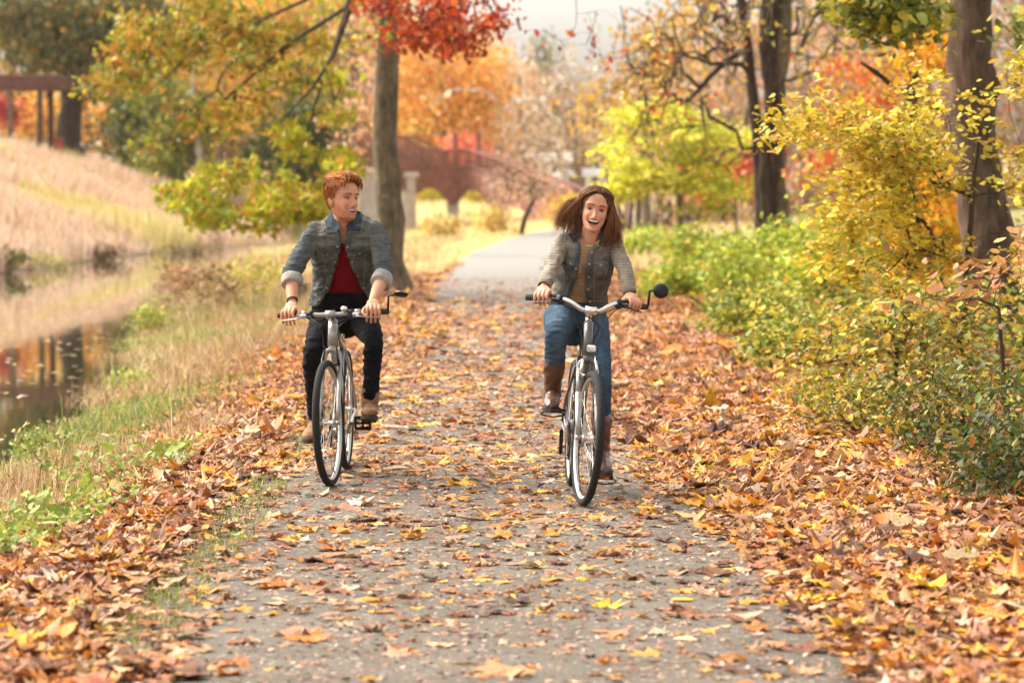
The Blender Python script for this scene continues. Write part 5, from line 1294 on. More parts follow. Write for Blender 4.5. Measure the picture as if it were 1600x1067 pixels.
def hair_cap(T, M, sc, line, thick, colf, seed, name='hair', grooves=.004):
    nt, nz = 110, 60; th = np.linspace(0, 2 * math.pi, nt, endpoint=False); zs = np.linspace(-.10, .112, nz); V = []; C = []; r = np.random.default_rng(seed); keep = []
    for j, z in enumerate(zs):
        q = head_pt(th, z); a = np.abs(np.where(th > math.pi, th - 2 * math.pi, th)); hl = np.interp(a, *line); k = z - hl
        d = q.copy(); d[:, 2] = z * 1.1; d /= np.linalg.norm(d, axis=1)[:, None] + 1e-9
        t = np.array([thick(float(a_), float(z), float(p[0])) for a_, p in zip(a, q)]) * np.clip(k / .02 + .25, 0.0, 1)
        g = grooves * np.array([noise.noise(Vector((p[0] * 60, p[1] * 18, p[2] * 60 + seed))) for p in q]) * np.clip(k / .02, 0, 1)
        V.append(q + d * (t + g)[:, None]); keep.append(k > -.006); C.append(np.array([colf(p) for p in q]))
    V = np.concatenate(V); C = np.concatenate(C); keep = np.concatenate(keep)
    top = len(V); V = np.concatenate([V, [[0, -.01, .113 + thick(0.0, .113, 0.0)]]]); C = np.concatenate([C, [C[-1]]]); keep = np.append(keep, True)
    F = np.array([(i * nt + k, i * nt + (k + 1) % nt, i * nt + nt + (k + 1) % nt, i * nt + nt + k) for i in range(nz - 1) for k in range(nt)]); F3 = np.array([((nz - 1) * nt + k, (nz - 1) * nt + (k + 1) % nt, top) for k in range(nt)])
    V2, FF, kp = cull(V, [F, F3], ~keep)
    return V2, FF, C[kp]
def lock(mb, pts, r, c, n=5, flat=.5, taper=.9):
    P_ = spline(pts, 6); m = len(P_); t = np.linspace(0, 1, m); rr = r * np.minimum(1, .55 + t * 3) * (1 - taper * t ** 2.2)
    V, F = tube_vf(P_, np.maximum(rr, .0005), n, False, flat); mb.add(V, F, np.tile(c, (len(V), 1)) * (.8 + .4 * np.repeat(t, n))[:, None])

def bvh(V, F): return BVHTree.FromPolygons([Vector(v) for v in V], [tuple(int(i) for i in f) for a in F for f in a])
def proj(bv, x, z, off=.003, y0=-1.0):
    h = bv.ray_cast(Vector((x, y0, z)), Vector((0, 1, 0)))
    if h[0] is None: return None
    n = h[1] if h[1].y < 0 else -h[1]
    return np.array(h[0] + n * off)
def patch(bv, outline, nu=10, nv=8, off=.004):
    """outline: four corners (x,z) a,b,c,d -> a thin raised panel that follows the cloth"""
    a, b, c, d = [np.array(q, float) for q in outline]; G = []
    for j in range(nv + 1):
        for i in range(nu + 1):
            u, v = i / nu, j / nv; q = (a * (1 - u) + b * u) * (1 - v) + (d * (1 - u) + c * u) * v; p = proj(bv, q[0], q[1], off)
            G.append(p)
    ok = [g is not None for g in G]
    last = next(g for g in G if g is not None)
    for i in range(len(G)):
        if G[i] is None: G[i] = last.copy(); G[i][0] = last[0]
        last = G[i]
    W = nu + 1; F = [(j * W + i, j * W + i + 1, j * W + W + i + 1, j * W + W + i) for j in range(nv) for i in range(nu) if ok[j * W + i] and ok[j * W + i + 1] and ok[j * W + W + i + 1] and ok[j * W + W + i]]
    n = len(G); V = np.array(G + [g + (0, .006, 0) for g in G]); E = {}
    for f in F:
        for q in range(4): E[(f[q], f[(q + 1) % 4])] = 1
    S = [(p, q, q + n, p + n) for (p, q) in E if (q, p) not in E]
    return V, F + [tuple(i + n for i in f[::-1]) for f in F] + S
def cloth_obj(name, V, F, mat, T, tone=None):
    c = np.ones((len(V), 3)) if tone is None else tone
    return mesh_obj(name, V, F, MAT[mat], T, c)
def seamline(mb, bv, pts, r=.0012):
    q = [proj(bv, x, z, .0015) for x, z in pts]; q = [p for p in q if p is not None]
    if len(q) > 2: mb.tube(np.array(q), r, 5)
def ones(mb, nm, mat, T): return cloth_obj(nm, np.concatenate(mb.V), mb.F, mat, T)

def shoe(T, ankle, toe, nm, mat, lift, W=.046, boot=None):
    """ankle joint, toe direction unit; builds upper and a sole"""
    a = np.array(ankle, float); d = np.array(toe, float); d /= np.linalg.norm(d); up = np.array([0, 0, 1.0]); up = up - d * np.dot(up, d); up /= np.linalg.norm(up); sd = np.cross(d, up)
    heel = a - d * .055 - up * .075
    def ring(t, w, h, base=.0):
        c = heel + d * t; return [c + sd * w * math.cos(q) + up * (base + (h - base) * (.5 + .5 * math.sin(q))) for q in np.linspace(0, 2 * math.pi, 18, endpoint=False)]
    R_ = [ring(-.005, .018, .05), ring(.005, .030, .075), ring(.03, .034, .095), ring(.07, .036, .10), ring(.11, .040, .085), ring(.15, W, .066), ring(.20, W * 1.02, .054), ring(.24, W * .86, .045), ring(.262, W * .55, .034), ring(.27, .008, .02)]
    mb = MB(); V = np.concatenate(R_); n = 18; mb.add(V, [(i * n + k, i * n + (k + 1) % n, i * n + n + (k + 1) % n, i * n + n + k) for i in range(9) for k in range(n)] + [tuple(range(n))[::-1], tuple(9 * n + k for k in range(n))])
    if boot is not None: limb(mb, [a - up * .02 - d * .01] + [np.array(b[0]) for b in boot], [.046] + [b[1] for b in boot], 18, 5)
    V, N, F = vox(mb, .005, 3)
    V = wrinkle(V, N, .005 if boot is not None else .003, 16 if boot is not None else 22, (1, 1, 1.6), 3.0)
    o = mesh_obj(nm, V, F, MAT[mat], T)
    s = MB(); V = []
    for zz in (-.016, .004):
        for k in range(26):
            q = 2 * math.pi * k / 26; t = .132 + .142 * math.cos(q); w = np.interp(t, [-.01, .02, .08, .11, .18, .24, .274], [.02, .036, .036, .038, .050, .042, .012]) * math.copysign(min(1, abs(math.sin(q)) * 2.2), math.sin(q)); V.append(heel + d * t + sd * w + up * zz)
    s.add(V, [(k, (k + 1) % 26, 26 + (k + 1) % 26, 26 + k) for k in range(26)] + [tuple(range(26))[::-1], tuple(26 + k for k in range(26))])
    s.build('sole', MAT['sole'], o, smooth=False)
    if boot is None:
        l = MB()
        for i in range(5):
            t = .095 + i * .017; h = .098 - i * .0075; l.tube([heel + d * t + sd * .02 + up * (h - .004), heel + d * t + up * (h + .003), heel + d * (t + .006) - sd * .02 + up * (h - .004)], .0025, 6)
        l.build('laces', MAT['thread'], o)
    return o

def bodycolor(V, M, sc, F_, skin, stub=None):
    h = inv(V, M, sc); C = np.tile(np.array(skin), (len(V), 1)); inh = (h[:, 2] > -.13) & (h[:, 2] < .13) & (np.abs(h[:, 0]) < .09)
    fr = inh & (h[:, 1] > .03); ins, lp = mouth_masks(h[:, 0], h[:, 2], F_); ax = np.abs(h[:, 0])
    ch = G2(ax, h[:, 2], .042, -.034, .022, .018) * fr; C = C * (1 - .15 * ch[:, None] * np.array([-.1, .9, .9]))
    C = C * (1 - (.20 * G2(h[:, 0], h[:, 2], 0, -.045, .014, .012) * fr)[:, None] * np.array([0, 1, 1]))
    if stub is not None:
        a, z = ax, h[:, 2]; lim = np.interp(a, [0, .022, .036, .050, .062, .075], [-.052, -.050, -.068, -.058, -.030, .005]); b = np.clip((lim - z) / .014 + .4, 0, 1) * inh * (h[:, 1] > -.03) * np.clip((z + .150) / .02, 0, 1); nn = .75 + .5 * np.array([noise.noise(Vector(q * 160)) for q in h])
        k = np.clip(b * nn * .8, 0, .85)[:, None]; C = C * (1 - k) + np.array(stub) * k
    lips = lp & fr; C[lips] = F_['lip']; C[ins & fr] = (.045, .010, .010)
    if F_.get('tongue'): tg = ins & fr & (h[:, 2] < F_['mz'] - F_['mh'] * .26); C[tg] = (.42, .13, .11)
    C[fr & (G2(ax, h[:, 2], .0075, -.0475, .0042, .0030) > .45)] *= (.35, .25, .22)  # nostril shadow painted into the skin colour as two dark dots
    fold = G2(ax, h[:, 2], .034 + 0 * ax, -.052, .0045, .020) * fr; C *= 1 - .22 * fold[:, None]  # skin darkened along the cheek fold, crease shade put into the colour
    lid_shade = fr & (G2(ax, h[:, 2], .0305, .0, .019, .0105) > .45); C[lid_shade] *= (.80, .70, .66)  # shadow around the eyes painted into the skin tone
    return C

def torso_rings(rings, o, oz=None):
    return [((c[0], c[1], c[2]), a + (o if oz is None else np.interp(c[2], *oz)), b + (o if oz is None else np.interp(c[2], *oz))) for c, a, b in rings]
def opening(V, el, er, ysp, z0):
    """points inside the front opening between the two edges"""
    return (V[:, 0] > np.interp(V[:, 2], *el)) & (V[:, 0] < np.interp(V[:, 2], *er)) & (V[:, 1] < np.interp(V[:, 2], *ysp))

# ---------------------------------------------------------------- the man
def man():
    T = thing('person', 'red haired man in an open denim jacket, riding a bicycle and looking sideways', 'person', (XM, YM, GZ), (0, 0, R(-1.5)))
    SKIN = (.56, .275, .165)
    F_ = dict(mz=-.068, mw=.029, mh=.015, curl=.0075, eye_h=.0040, brow=.019, ridge=.004, teeth=.5, lip=(.52, .23, .17))
    M = head_matrix((.034, .47, 1.572), R(46), R(2), R(3)); sc = 1.07
    rings = [((.0, .90, .86), .150, .11), ((.0, .87, .93), .168, .125), ((.01, .81, 1.02), .155, .115), ((.02, .74, 1.12), .150, .108), ((.03, .67, 1.24), .168, .115), ((.04, .605, 1.35), .180, .115), ((.042, .575, 1.41), .160, .098), ((.042, .55, 1.455), .095, .075)]
    sh = {-1: np.array([-.118, .575, 1.392]), 1: np.array([.198, .575, 1.392])}; el = {-1: np.array([-.248, .44, 1.150]), 1: np.array([.270, .44, 1.150])}; wr = {}; 
    hp = {-1: (-.085, .88, .92), 1: (.095, .88, .92)}; kn = {-1: (-.145, .56, .68), 1: (.200, .50, .775)}; an = {-1: np.array([-.160, .875, .290]), 1: np.array([.180, .560, .410])}
    b = MB(); loft(b, torso_rings(rings, -.014)); limb(b, [(.042, .56, 1.41), (.040, .525, 1.47), (.036, .50, 1.53)], [.062, .060, .060], 18)
    add_head(b, M, F_, sc)
    for s in (-1, 1):
        g, e = GM['bar'][s]; wr[s] = g + np.array([s * -.004, .058, .062]); e = e if e[0] * s > 0 else -e
        limb(b, [(.042 + s * .07, .585, 1.40), sh[s]], [.055, .05]); limb(b, [sh[s], (sh[s] + el[s]) / 2 + (s * .01, .01, 0), el[s], (el[s] * .45 + wr[s] * .55), wr[s]], [.048, .044, .038, .036, .0235], 16)
        hand(b, g, e, wr[s], s, .55, 1.25); H, K, A = np.array(hp[s]), np.array(kn[s]), an[s]; limb(b, [H, (H + K) / 2, K, (K + A) / 2 + (0, .012, 0), A], [.060, .055, .040, .036, .030])
    V, N, F = vox(b, .0034, 2); h = inv(V, M, sc); 
    mesh_obj('body', V, F, MAT['skin'], T, bodycolor(V, M, sc, F_, SKIN, (.30, .115, .045)))
    eyes(T, M, sc, F_, (.10, .12, .10), 0, (.30, .10, .03), gaze=-1 * .6); teeth(T, M, sc, F_)
    # shirt
    b = MB(); loft(b, torso_rings(rings, .003)); V, N, F = vox(b, .006, 3); V = wrinkle(V, N, .007, 9, (1, 1, .6), 2)
    vneck = (V[:, 1] < np.interp(V[:, 2], [.9, 1.4], [.85, .56])) & (np.abs(V[:, 0] - .038) < np.interp(V[:, 2], [1.32, 1.34, 1.42, 1.47], [0, .022, .06, .1]))
    V, F, k = cull(V, F, (V[:, 2] < 1.0) | vneck | (V[:, 2] > 1.45)); cloth_obj('shirt', V, F, 'tee_red', T)
    # trousers
    b = MB(); loft(b, [r for r in torso_rings(rings, .010)][:4]); b.ball((.0, .90, .86), (.15, .12, .09))
    for s in (-1, 1): limb(b, [hp[s], (np.array(hp[s]) * .5 + np.array(kn[s]) * .5), kn[s], np.array(kn[s]) * .5 + an[s] * .5 + (0, .012, 0), an[s] + (0, 0, .03)], [.094, .078, .058, .050, .045], 20)
    V, N, F = vox(b, .006, 3); V = wrinkle(V, N, .009, 10, (1, 1, 2.6), 7); V, F, k = cull(V, F, V[:, 2] > 1.04); cloth_obj('trousers', V, F, 'jeans_black', T)
    # denim jacket
    b = MB(); loft(b, torso_rings(rings, 0, ([.86, .97, 1.1, 1.3, 1.45], [.035, .030, .026, .026, .022])))
    for s in (-1, 1):
        f1 = el[s] * .82 + wr[s] * .18; limb(b, [(.042 + s * .08, .59, 1.392), (.042 + s * .13, .585, 1.395), sh[s] + (s * .008, 0, .0)], [.060, .058, .058])
        limb(b, [sh[s] + (s * .008, 0, -.008), (sh[s] + el[s]) / 2 + (s * .012, .01, 0), el[s] + (0, .005, .01), f1], [.058, .056, .052, .050], 18)
    V, N, F = vox(b, .0052, 4); 
    bvp = V.copy()
    V = wrinkle(V, N, .011, 8, (1, 1, 2.2), 11); V = wrinkle(V, N, .006, 17, (1, 1, 3.2), 4)
    EL = ([.96, .967, 1.05, 1.17, 1.27, 1.325, 1.40, 1.44, 1.5], [-.128, -.123, -.062, -.019, .0145, .022, .018, -.02, -.05]); ER = ([.96, .967, 1.05, 1.17, 1.27, 1.325, 1.40, 1.44, 1.5], [.185, .181, .133, .086, .0525, .047, .054, .10, .13])
    ysp = ([.86, 1.02, 1.24, 1.42, 1.5], [.88, .80, .66, .56, .53])
    dl = opening(V, EL, ER, ysp, 0) | ((V[:, 2] < .955) & (np.abs(V[:, 0]) < .24) & (V[:, 1] > .5)) | ((np.hypot(V[:, 0] - .042, (V[:, 1] - .545)) < .072) & (V[:, 2] > 1.43))
    V, F, k = cull(V, F, dl)
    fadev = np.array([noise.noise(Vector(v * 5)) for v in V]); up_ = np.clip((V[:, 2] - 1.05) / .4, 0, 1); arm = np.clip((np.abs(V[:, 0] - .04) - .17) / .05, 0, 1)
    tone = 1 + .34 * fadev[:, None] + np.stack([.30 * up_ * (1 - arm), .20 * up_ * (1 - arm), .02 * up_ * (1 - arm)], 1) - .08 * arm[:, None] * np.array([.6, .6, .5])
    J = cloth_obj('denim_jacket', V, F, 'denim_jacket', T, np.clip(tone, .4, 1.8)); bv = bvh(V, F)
    # plackets, seams, pockets
    for ed, sg in ((EL, -1), (ER, 1)):
        zs = np.linspace(.972, 1.395, 40); mb = MB(); G = []; w = .026
        for z in zs:
            x = np.interp(z, *ed) + sg * .001; a = proj(bv, x + sg * .004, z, .004); c = proj(bv, x + sg * w, z, .004)
            if a is not None and c is not None: a[0] = x - sg * .004; G += [a, (a + c) / 2 - (0, .002, 0), c, c + (0, .008, 0), a + (0, .012, 0)]
        n = len(G) // 5; mb.add(G, [(i * 5 + q, i * 5 + (q + 1) % 5, i * 5 + 5 + (q + 1) % 5, i * 5 + 5 + q) for i in range(n - 1) for q in range(5)]); pl = ones(mb, 'placket', 'denim_jacket', T)
        for z in (1.0, 1.07, 1.14, 1.22, 1.30):
            p = proj(bv, np.interp(z, *ed) + sg * .012, z, .006)
            if p is not None: m = MB(); m.tube([p, p + (0, -.003, 0)], .0055, 12); m.build('button', MAT['button'], pl)
    cx = .038
    for s in (-1, 1):
        x0, x1 = cx + s * .048, cx + s * .128
        V2, F2 = patch(bv, [(x0, 1.292), (x1, 1.300), (x1, 1.268), (x0, 1.262)]); pf = cloth_obj('pocket_flap', V2, F2, 'denim_jacket', T, np.full((len(V2), 3), .8))
        V2, F2 = patch(bv, [((x0 + x1) / 2 - s * .03, 1.265), ((x0 + x1) / 2 + s * .03, 1.265), ((x0 + x1) / 2 + s * .005, 1.248), ((x0 + x1) / 2 - s * .005, 1.248)], 6, 4, .005); cloth_obj('flap_point', V2, F2, 'denim_jacket', pf, np.full((len(V2), 3), .8))
        p = proj(bv, (x0 + x1) / 2, 1.262, .009)
        if p is not None: m = MB(); m.tube([p, p + (0, -.003, 0)], .005, 12); m.build('button', MAT['button'], pf)
        m = MB(); seamline(m, bv, [(cx + s * t, 1.315) for t in np.linspace(.02, .155, 14)]); seamline(m, bv, [(cx + s * (.055 - .03 * t), 1.26 - .27 * t) for t in np.linspace(0, 1, 16)]); seamline(m, bv, [(cx + s * (.12 - .03 * t), 1.255 - .26 * t) for t in np.linspace(0, 1, 16)])
        seamline(m, bv, [(cx + s * (.135 + .022 * math.sin(t * 2.6)), 1.43 - .17 * t) for t in np.linspace(0, 1, 12)]); seamline(m, bv, [(cx + s * (.10 + .02 * t), .995) for t in np.linspace(0, 3, 8)])
        if m.V: m.build('seam', MAT['thread'], J)
        # rolled cuff
        f0 = el[s] * .90 + wr[s] * .10; f1 = el[s] * .62 + wr[s] * .38; m = MB(); P_ = spline([f0, (f0 + f1) / 2, f1, f1 * 1.0 + (f0 - f1) * .12], 5)
        P_ = np.array([f0 + (f1 - f0) * t for t in (0, .08, .3, .6, .9, 1.0, .97, .8)]); m.tube(P_, [.053, .060, .0615, .060, .059, .055, .048, .044], 22, cap=False)
        V, N = np.concatenate(m.V), None; q = V.copy(); q += (V - (f0 + f1) / 2) * np.array([noise.noise(Vector(v * 22)) for v in V])[:, None] * .10; cloth_obj('rolled_cuff', q, m.F, 'cuff_lining', T)
        # collar flap
        cc = np.array([cx + .002, 0, 0]); y = lambda x, z, o: (proj(bv, x, z, o) if proj(bv, x, z, o) is not None else np.array([x, .47, z]))
        up0 = np.array([cx + s * .060, .535, 1.500]); up1 = np.array([cx + s * .018, .462, 1.415]); tip = y(cx + s * .092, 1.378, .010); inn = y(cx + s * .032, 1.388, .012); sid = y(cx + s * .105, 1.432, .012)
        bk = np.array([cx + s * .075, .60, 1.485])
        m = MB(); rows = [[bk + (0, 0, .02), up0, up0 * .5 + up1 * .5 + (0, -.004, .006), up1], [bk + (s * .012, .0, -.005), up0 + (s * .022, -.008, -.022), (up0 + tip) / 2 * .55 + (inn + up1) / 2 * .45 + (0, -.012, .004), (up1 + inn) / 2 + (0, -.006, 0)], [bk + (s * .022, 0, -.035), sid, tip, inn]]
        W_ = 4; Vv = [p for rw_ in rows for p in rw_]; n_ = len(Vv); Vv = Vv + [p + (0, .008, -.002) for p in Vv]; Fq = [(j * W_ + i, j * W_ + i + 1, j * W_ + W_ + i + 1, j * W_ + W_ + i) for j in range(2) for i in range(3)]
        ed_ = [(0, 1), (1, 2), (2, 3), (3, 7), (7, 11), (11, 10), (10, 9), (9, 8), (8, 4), (4, 0)]
        co = cloth_obj('collar', Vv, Fq + [tuple(i + n_ for i in f[::-1]) for f in Fq] + [(a, c, c + n_, a + n_) for a, c in ed_], 'denim_jacket', T, np.full((len(Vv), 3), (.55, .63, .74)))
        m = MB(); m.tube([sid, tip + (0, -.001, 0), inn], .0015, 6); m.build('seam', MAT['thread'], co)
    m = MB(); m.tube(spline([(cx - .075, .60, 1.492), (cx - .05, .635, 1.498), (cx, .645, 1.50), (cx + .05, .635, 1.498), (cx + .075, .60, 1.492)], 5), .022, 10, flat=.35); ones(m, 'collar_back', 'denim_jacket', T)
    # bracelets, ring
    w = wr[-1] + (el[-1] - wr[-1]) * .06; ax_ = (el[-1] - wr[-1]) / np.linalg.norm(el[-1] - wr[-1]); m = MB(); m.torus(w, .028, .003, ax_, 24, 6); m.torus(w + ax_ * .01, .029, .0025, ax_, 24, 6); m.build('bracelet', MAT['black_plastic'], T)
    # hair
    base = np.array([.36, .125, .035]); line = ([0, .5, .95, 1.25, 1.5, 1.75, 2.2, 3.2], [.082, .078, .056, .030, -.022, -.028, -.066, -.085])
    def thick(a, z, x): return .002 + .003 * min(1, max(0, (z + .0) / .06))
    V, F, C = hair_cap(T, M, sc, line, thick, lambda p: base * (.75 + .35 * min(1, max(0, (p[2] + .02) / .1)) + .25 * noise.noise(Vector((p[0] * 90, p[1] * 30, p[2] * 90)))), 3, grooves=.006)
    mb = MB(); mb.V.append(tr(V, M, sc)); mb.C.append(C); mb.F += [tuple(int(i) for i in f) for a in F for f in a]; mb.n = len(V); r = np.random.default_rng(4)
    for i in range(1300):
        x = r.uniform(-.066, .062); y0 = r.uniform(-.055, .080); fz = .112 * math.sqrt(max(.05, 1 - (x / .085) ** 2 - (max(0, y0 - .02) / .095) ** 2)) + .008
        h = .014 + .016 * max(0, y0 / .08) + r.normal(0, .003); k = r.normal(0, .008, 3); dx = -.016 + .01 * r.normal()
        p = [np.array([x, y0, fz - .004]), np.array([x + dx * .3, y0 + .008, fz + h * .75]), np.array([x + dx, y0 - .022, fz + h]) + k * .3, np.array([x + dx * 1.8, y0 - .055, fz + h * .72]) + k * .5]
        lock(mb, tr(p, M, sc), .0028, base * np.exp(r.normal(.05, .5)) * np.array([1, 1 + .1 * r.normal(), 1]), 5, .6)
    for i in range(800):
        th = r.uniform(.75, 2 * math.pi - .9); z = r.uniform(-.04, .106); a = abs(th if th < math.pi else th - 2 * math.pi)
        if z < np.interp(a, *line) + .004: continue
        q = head_pt(np.array([th]), z, .008 + .008 * max(0, z / .08))[0]; q2 = head_pt(np.array([th + .12 * (1 if th < math.pi else -1)]), z - .024, .007 + .008 * max(0, z / .08))[0]; lock(mb, tr([q, (q + q2) / 2 * 1.01, q2], M, sc), .0024, base * np.exp(r.normal(-.15, .3)), 5, .5)
    mb.build('hair', MAT['hair'], T, usecol=True)
    # shoes
    for s, d in ((-1, (-.12, -1, -.06)), (1, (.04, -.93, .16))):
        shoe(T, an[s] + (0, 0, -.008), d, 'shoe', 'shoe_suede', 0, .048, [(an[s] + (0, .005, .03), .052), (an[s] + (0, .008, .075), .054)])
    return T

# ---------------------------------------------------------------- the woman
def woman():
    JAW[0] = .96
    T = thing('person', 'laughing woman with long windblown brown hair riding a bicycle', 'person', (XW, YW, GZ), (0, R(2.6), R(2.5)))
    SKIN = (.60, .31, .20)
    F_ = dict(mz=-.066, mw=.0295, mh=.028, curl=.008, eye_h=.0042, brow=.020, ridge=.002, teeth=.40, lip=(.52, .18, .145), tongue=True)
    M = head_matrix((.028, .55, 1.518), R(-1), R(-2), R(8)); sc = 1.04; hc = M[1]
    rings = [((-.02, .90, .86), .150, .115), ((-.02, .88, .92), .165, .125), ((-.018, .83, 1.0), .140, .105), ((-.012, .78, 1.08), .120, .09), ((-.005, .72, 1.18), .132, .10), ((.004, .67, 1.275), .142, .115), ((.008, .645, 1.352), .130, .09), ((.010, .625, 1.388), .08, .065)]
    sh = {-1: np.array([-.122, .645, 1.338]), 1: np.array([.140, .645, 1.338])}; el = {-1: np.array([-.195, .50, 1.185]), 1: np.array([.205, .50, 1.18])}; wr = {}
    hp = {-1: (-.105, .86, .93), 1: (.065, .88, .90)}; kn = {-1: (-.150, .46, .855), 1: (.105, .57, .625)}; an = {-1: np.array([-.145, .665, .535]), 1: np.array([.135, .69, .225])}
    b = MB(); loft(b, torso_rings(rings, -.012)); limb(b, [(.010, .625, 1.33), (.014, .595, 1.39), (.022, .580, 1.45)], [.050, .046, .047], 18); add_head(b, M, F_, sc)
    for s in (-1, 1):
        g, e = GW['bar'][s]; wr[s] = g + np.array([0, .06, .050]); e = e if e[0] * s > 0 else -e
        limb(b, [(.008 + s * .06, .65, 1.325), sh[s]], [.036, .030]); limb(b, [sh[s], (sh[s] + el[s]) / 2, el[s], el[s] * .45 + wr[s] * .55, wr[s]], [.030, .029, .027, .026, .020], 16)
        hand(b, g, e, wr[s], s, 1.25, .92); H, K, A = np.array(hp[s]), np.array(kn[s]), an[s]; limb(b, [H, (H + K) / 2 + (0, 0, .0), K, (K + A) / 2 + (0, .012, 0), A], [.055, .05, .035, .03, .026])
    V, N, F = vox(b, .0034, 2); mesh_obj('body', V, F, MAT['skin'], T, bodycolor(V, M, sc, F_, SKIN))
    eyes(T, M, sc, F_, (.08, .07, .05), 0, (.13, .065, .035)); teeth(T, M, sc, F_)
    # top
    b = MB(); loft(b, torso_rings(rings, .003)); 
    for s in (-1, 1): b.ball((.0 + s * .062, .612, 1.205), (.052, .052, .055))
    V, N, F = vox(b, .006, 4); V = wrinkle(V, N, .007, 9, (1, 1, .7), 5)
    neck = (V[:, 1] < .66) & (((V[:, 0] - .010) / .058) ** 2 + ((V[:, 2] - 1.385) / .062) ** 2 < 1)
    V, F, k = cull(V, F, (V[:, 2] < .97) | neck | (V[:, 2] > 1.37)); top = cloth_obj('striped_top', V, F, 'tee_tan', T); bt = bvh(V, F)
    m = MB(); q = []
    for a in np.linspace(math.pi * 1.02, math.pi * 1.98, 22):
        p = proj(bt, .010 + .060 * math.cos(a), 1.385 + .064 * math.sin(a), .003)
        if p is not None: q.append(p)
    m.tube(np.array(q), .0045, 6, col=(1, 1, 1)); k_ = NT('trim'); MAT['trim'] = k_.bsdf((.66, .50, .18), .8); m.build('neckline_trim', MAT['trim'], top)
    # jeans
    b = MB(); loft(b, torso_rings(rings, .008)[:4]); b.ball((-.02, .90, .86), (.15, .12, .09))
    for s in (-1, 1):
        H, K, A = np.array(hp[s]), np.array(kn[s]), an[s]; limb(b, [H, (H + K) / 2 + (0, 0, .01), K, (K + A) / 2 + (0, .02, 0), A + (0, 0, .03)], [.094, .082, .061, .053, .044] if s < 0 else [.092, .074, .054, .050, .043], 20)
    V, N, F = vox(b, .006, 4); V = wrinkle(V, N, .007, 12, (1, 1, 2.6), 17); V, F, k = cull(V, F, V[:, 2] > 1.02)
    fd = np.zeros(len(V))
    for s in (-1, 1):
        H, K, A = np.array(hp[s]), np.array(kn[s]), an[s]; C0 = (H + K) / 2; fd += np.exp(-(np.abs(V[:, 0] - C0[0] - s * .0) / .04) ** 2) * (V[:, 1] < C0[1] + .3) * np.clip((V[:, 2] - .45) / .3, 0, 1)
    tone = 1 + .55 * np.clip(fd, 0, 1)[:, None] * np.array([1.3, 1.0, .7]) + .2 * np.array([noise.noise(Vector(v * 9)) for v in V])[:, None]
    J = cloth_obj('jeans', V, F, 'jeans_blue', T, np.clip(tone, .5, 2)); 
    # boots
    def bt_(s, tops, toe): return shoe(T, an[s], toe, 'boot', 'boot_leather', 0, .042, tops)
    bt_(-1, [(an[-1] * .8 + np.array(kn[-1]) * .2, .048), (an[-1] * .52 + np.array(kn[-1]) * .48 + (0, .012, 0), .062)], (-.08, -1, -.02))
    bt_(1, [(an[1] * .8 + np.array(kn[1]) * .2, .046), (an[1] * .56 + np.array(kn[1]) * .44 + (0, .012, 0), .060)], (.05, -1, -.12))
    # vest body
    b = MB(); loft(b, torso_rings(rings, 0, ([.86, .97, 1.08, 1.2, 1.37], [.03, .026, .022, .022, .018])))
    for s in (-1, 1): b.ball((.0 + s * .066, .605, 1.205), (.064, .060, .060)); limb(b, [(.008 + s * .05, .65, 1.335), sh[s] + (-s * .012, 0, .0)], [.052, .055])
    V, N, F = vox(b, .0052, 4); V = wrinkle(V, N, .007, 11, (1, 1, 1.8), 21)
    EL = ([.96, 1.0, 1.05, 1.12, 1.20, 1.30, 1.34, 1.38, 1.42], [-.118, -.105, -.082, -.062, -.047, -.043, -.048, -.06, -.07]); ER = ([.96, 1.0, 1.1, 1.20, 1.27, 1.31, 1.34, 1.38], [.040, .025, .006, -.002, .002, .030, .052, .075])
    ysp = ([.86, 1.0, 1.08, 1.27, 1.4], [.88, .83, .78, .67, .63])
    dl = opening(V, EL, ER, ysp, 0) | (V[:, 2] < 1.0) | ((np.hypot(V[:, 0] - .010, V[:, 1] - .62) < .062) & (V[:, 2] > 1.37))
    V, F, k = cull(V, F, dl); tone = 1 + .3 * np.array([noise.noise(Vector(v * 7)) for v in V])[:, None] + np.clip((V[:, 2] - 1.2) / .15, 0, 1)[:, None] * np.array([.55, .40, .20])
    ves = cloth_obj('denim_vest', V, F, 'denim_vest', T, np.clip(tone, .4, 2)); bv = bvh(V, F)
    for ed, sg in ((EL, -1), (ER, 1)):
        zs = np.linspace(1.008, 1.335 if sg < 0 else 1.33, 34); G = []; w = .024
        for z in zs:
            x = np.interp(z, *ed); a = proj(bv, x + sg * .005, z, .004); c = proj(bv, x + sg * w, z, .004)
            if a is not None and c is not None: a[0] = x - sg * .004; G += [a, (a + c) / 2 - (0, .002, 0), c, c + (0, .008, 0), a + (0, .010, 0)]
        mb = MB(); n = len(G) // 5; mb.add(G, [(i * 5 + q, i * 5 + (q + 1) % 5, i * 5 + 5 + (q + 1) % 5, i * 5 + 5 + q) for i in range(n - 1) for q in range(5)]); V2 = np.concatenate(mb.V); pl = cloth_obj('placket', V2, mb.F, 'denim_vest', T, np.full((len(V2), 3), (.9, 1.0, 1.12)))
        for z in (1.03, 1.095, 1.16, 1.225, 1.285, 1.325) if sg > 0 else (1.20,):
            p = proj(bv, np.interp(z, *ed) + sg * .012, z, .007)
            if p is not None: m = MB(); m.tube([p, p + (0, -.004, 0)], .0062, 12); m.build('button', MAT['button'], pl)
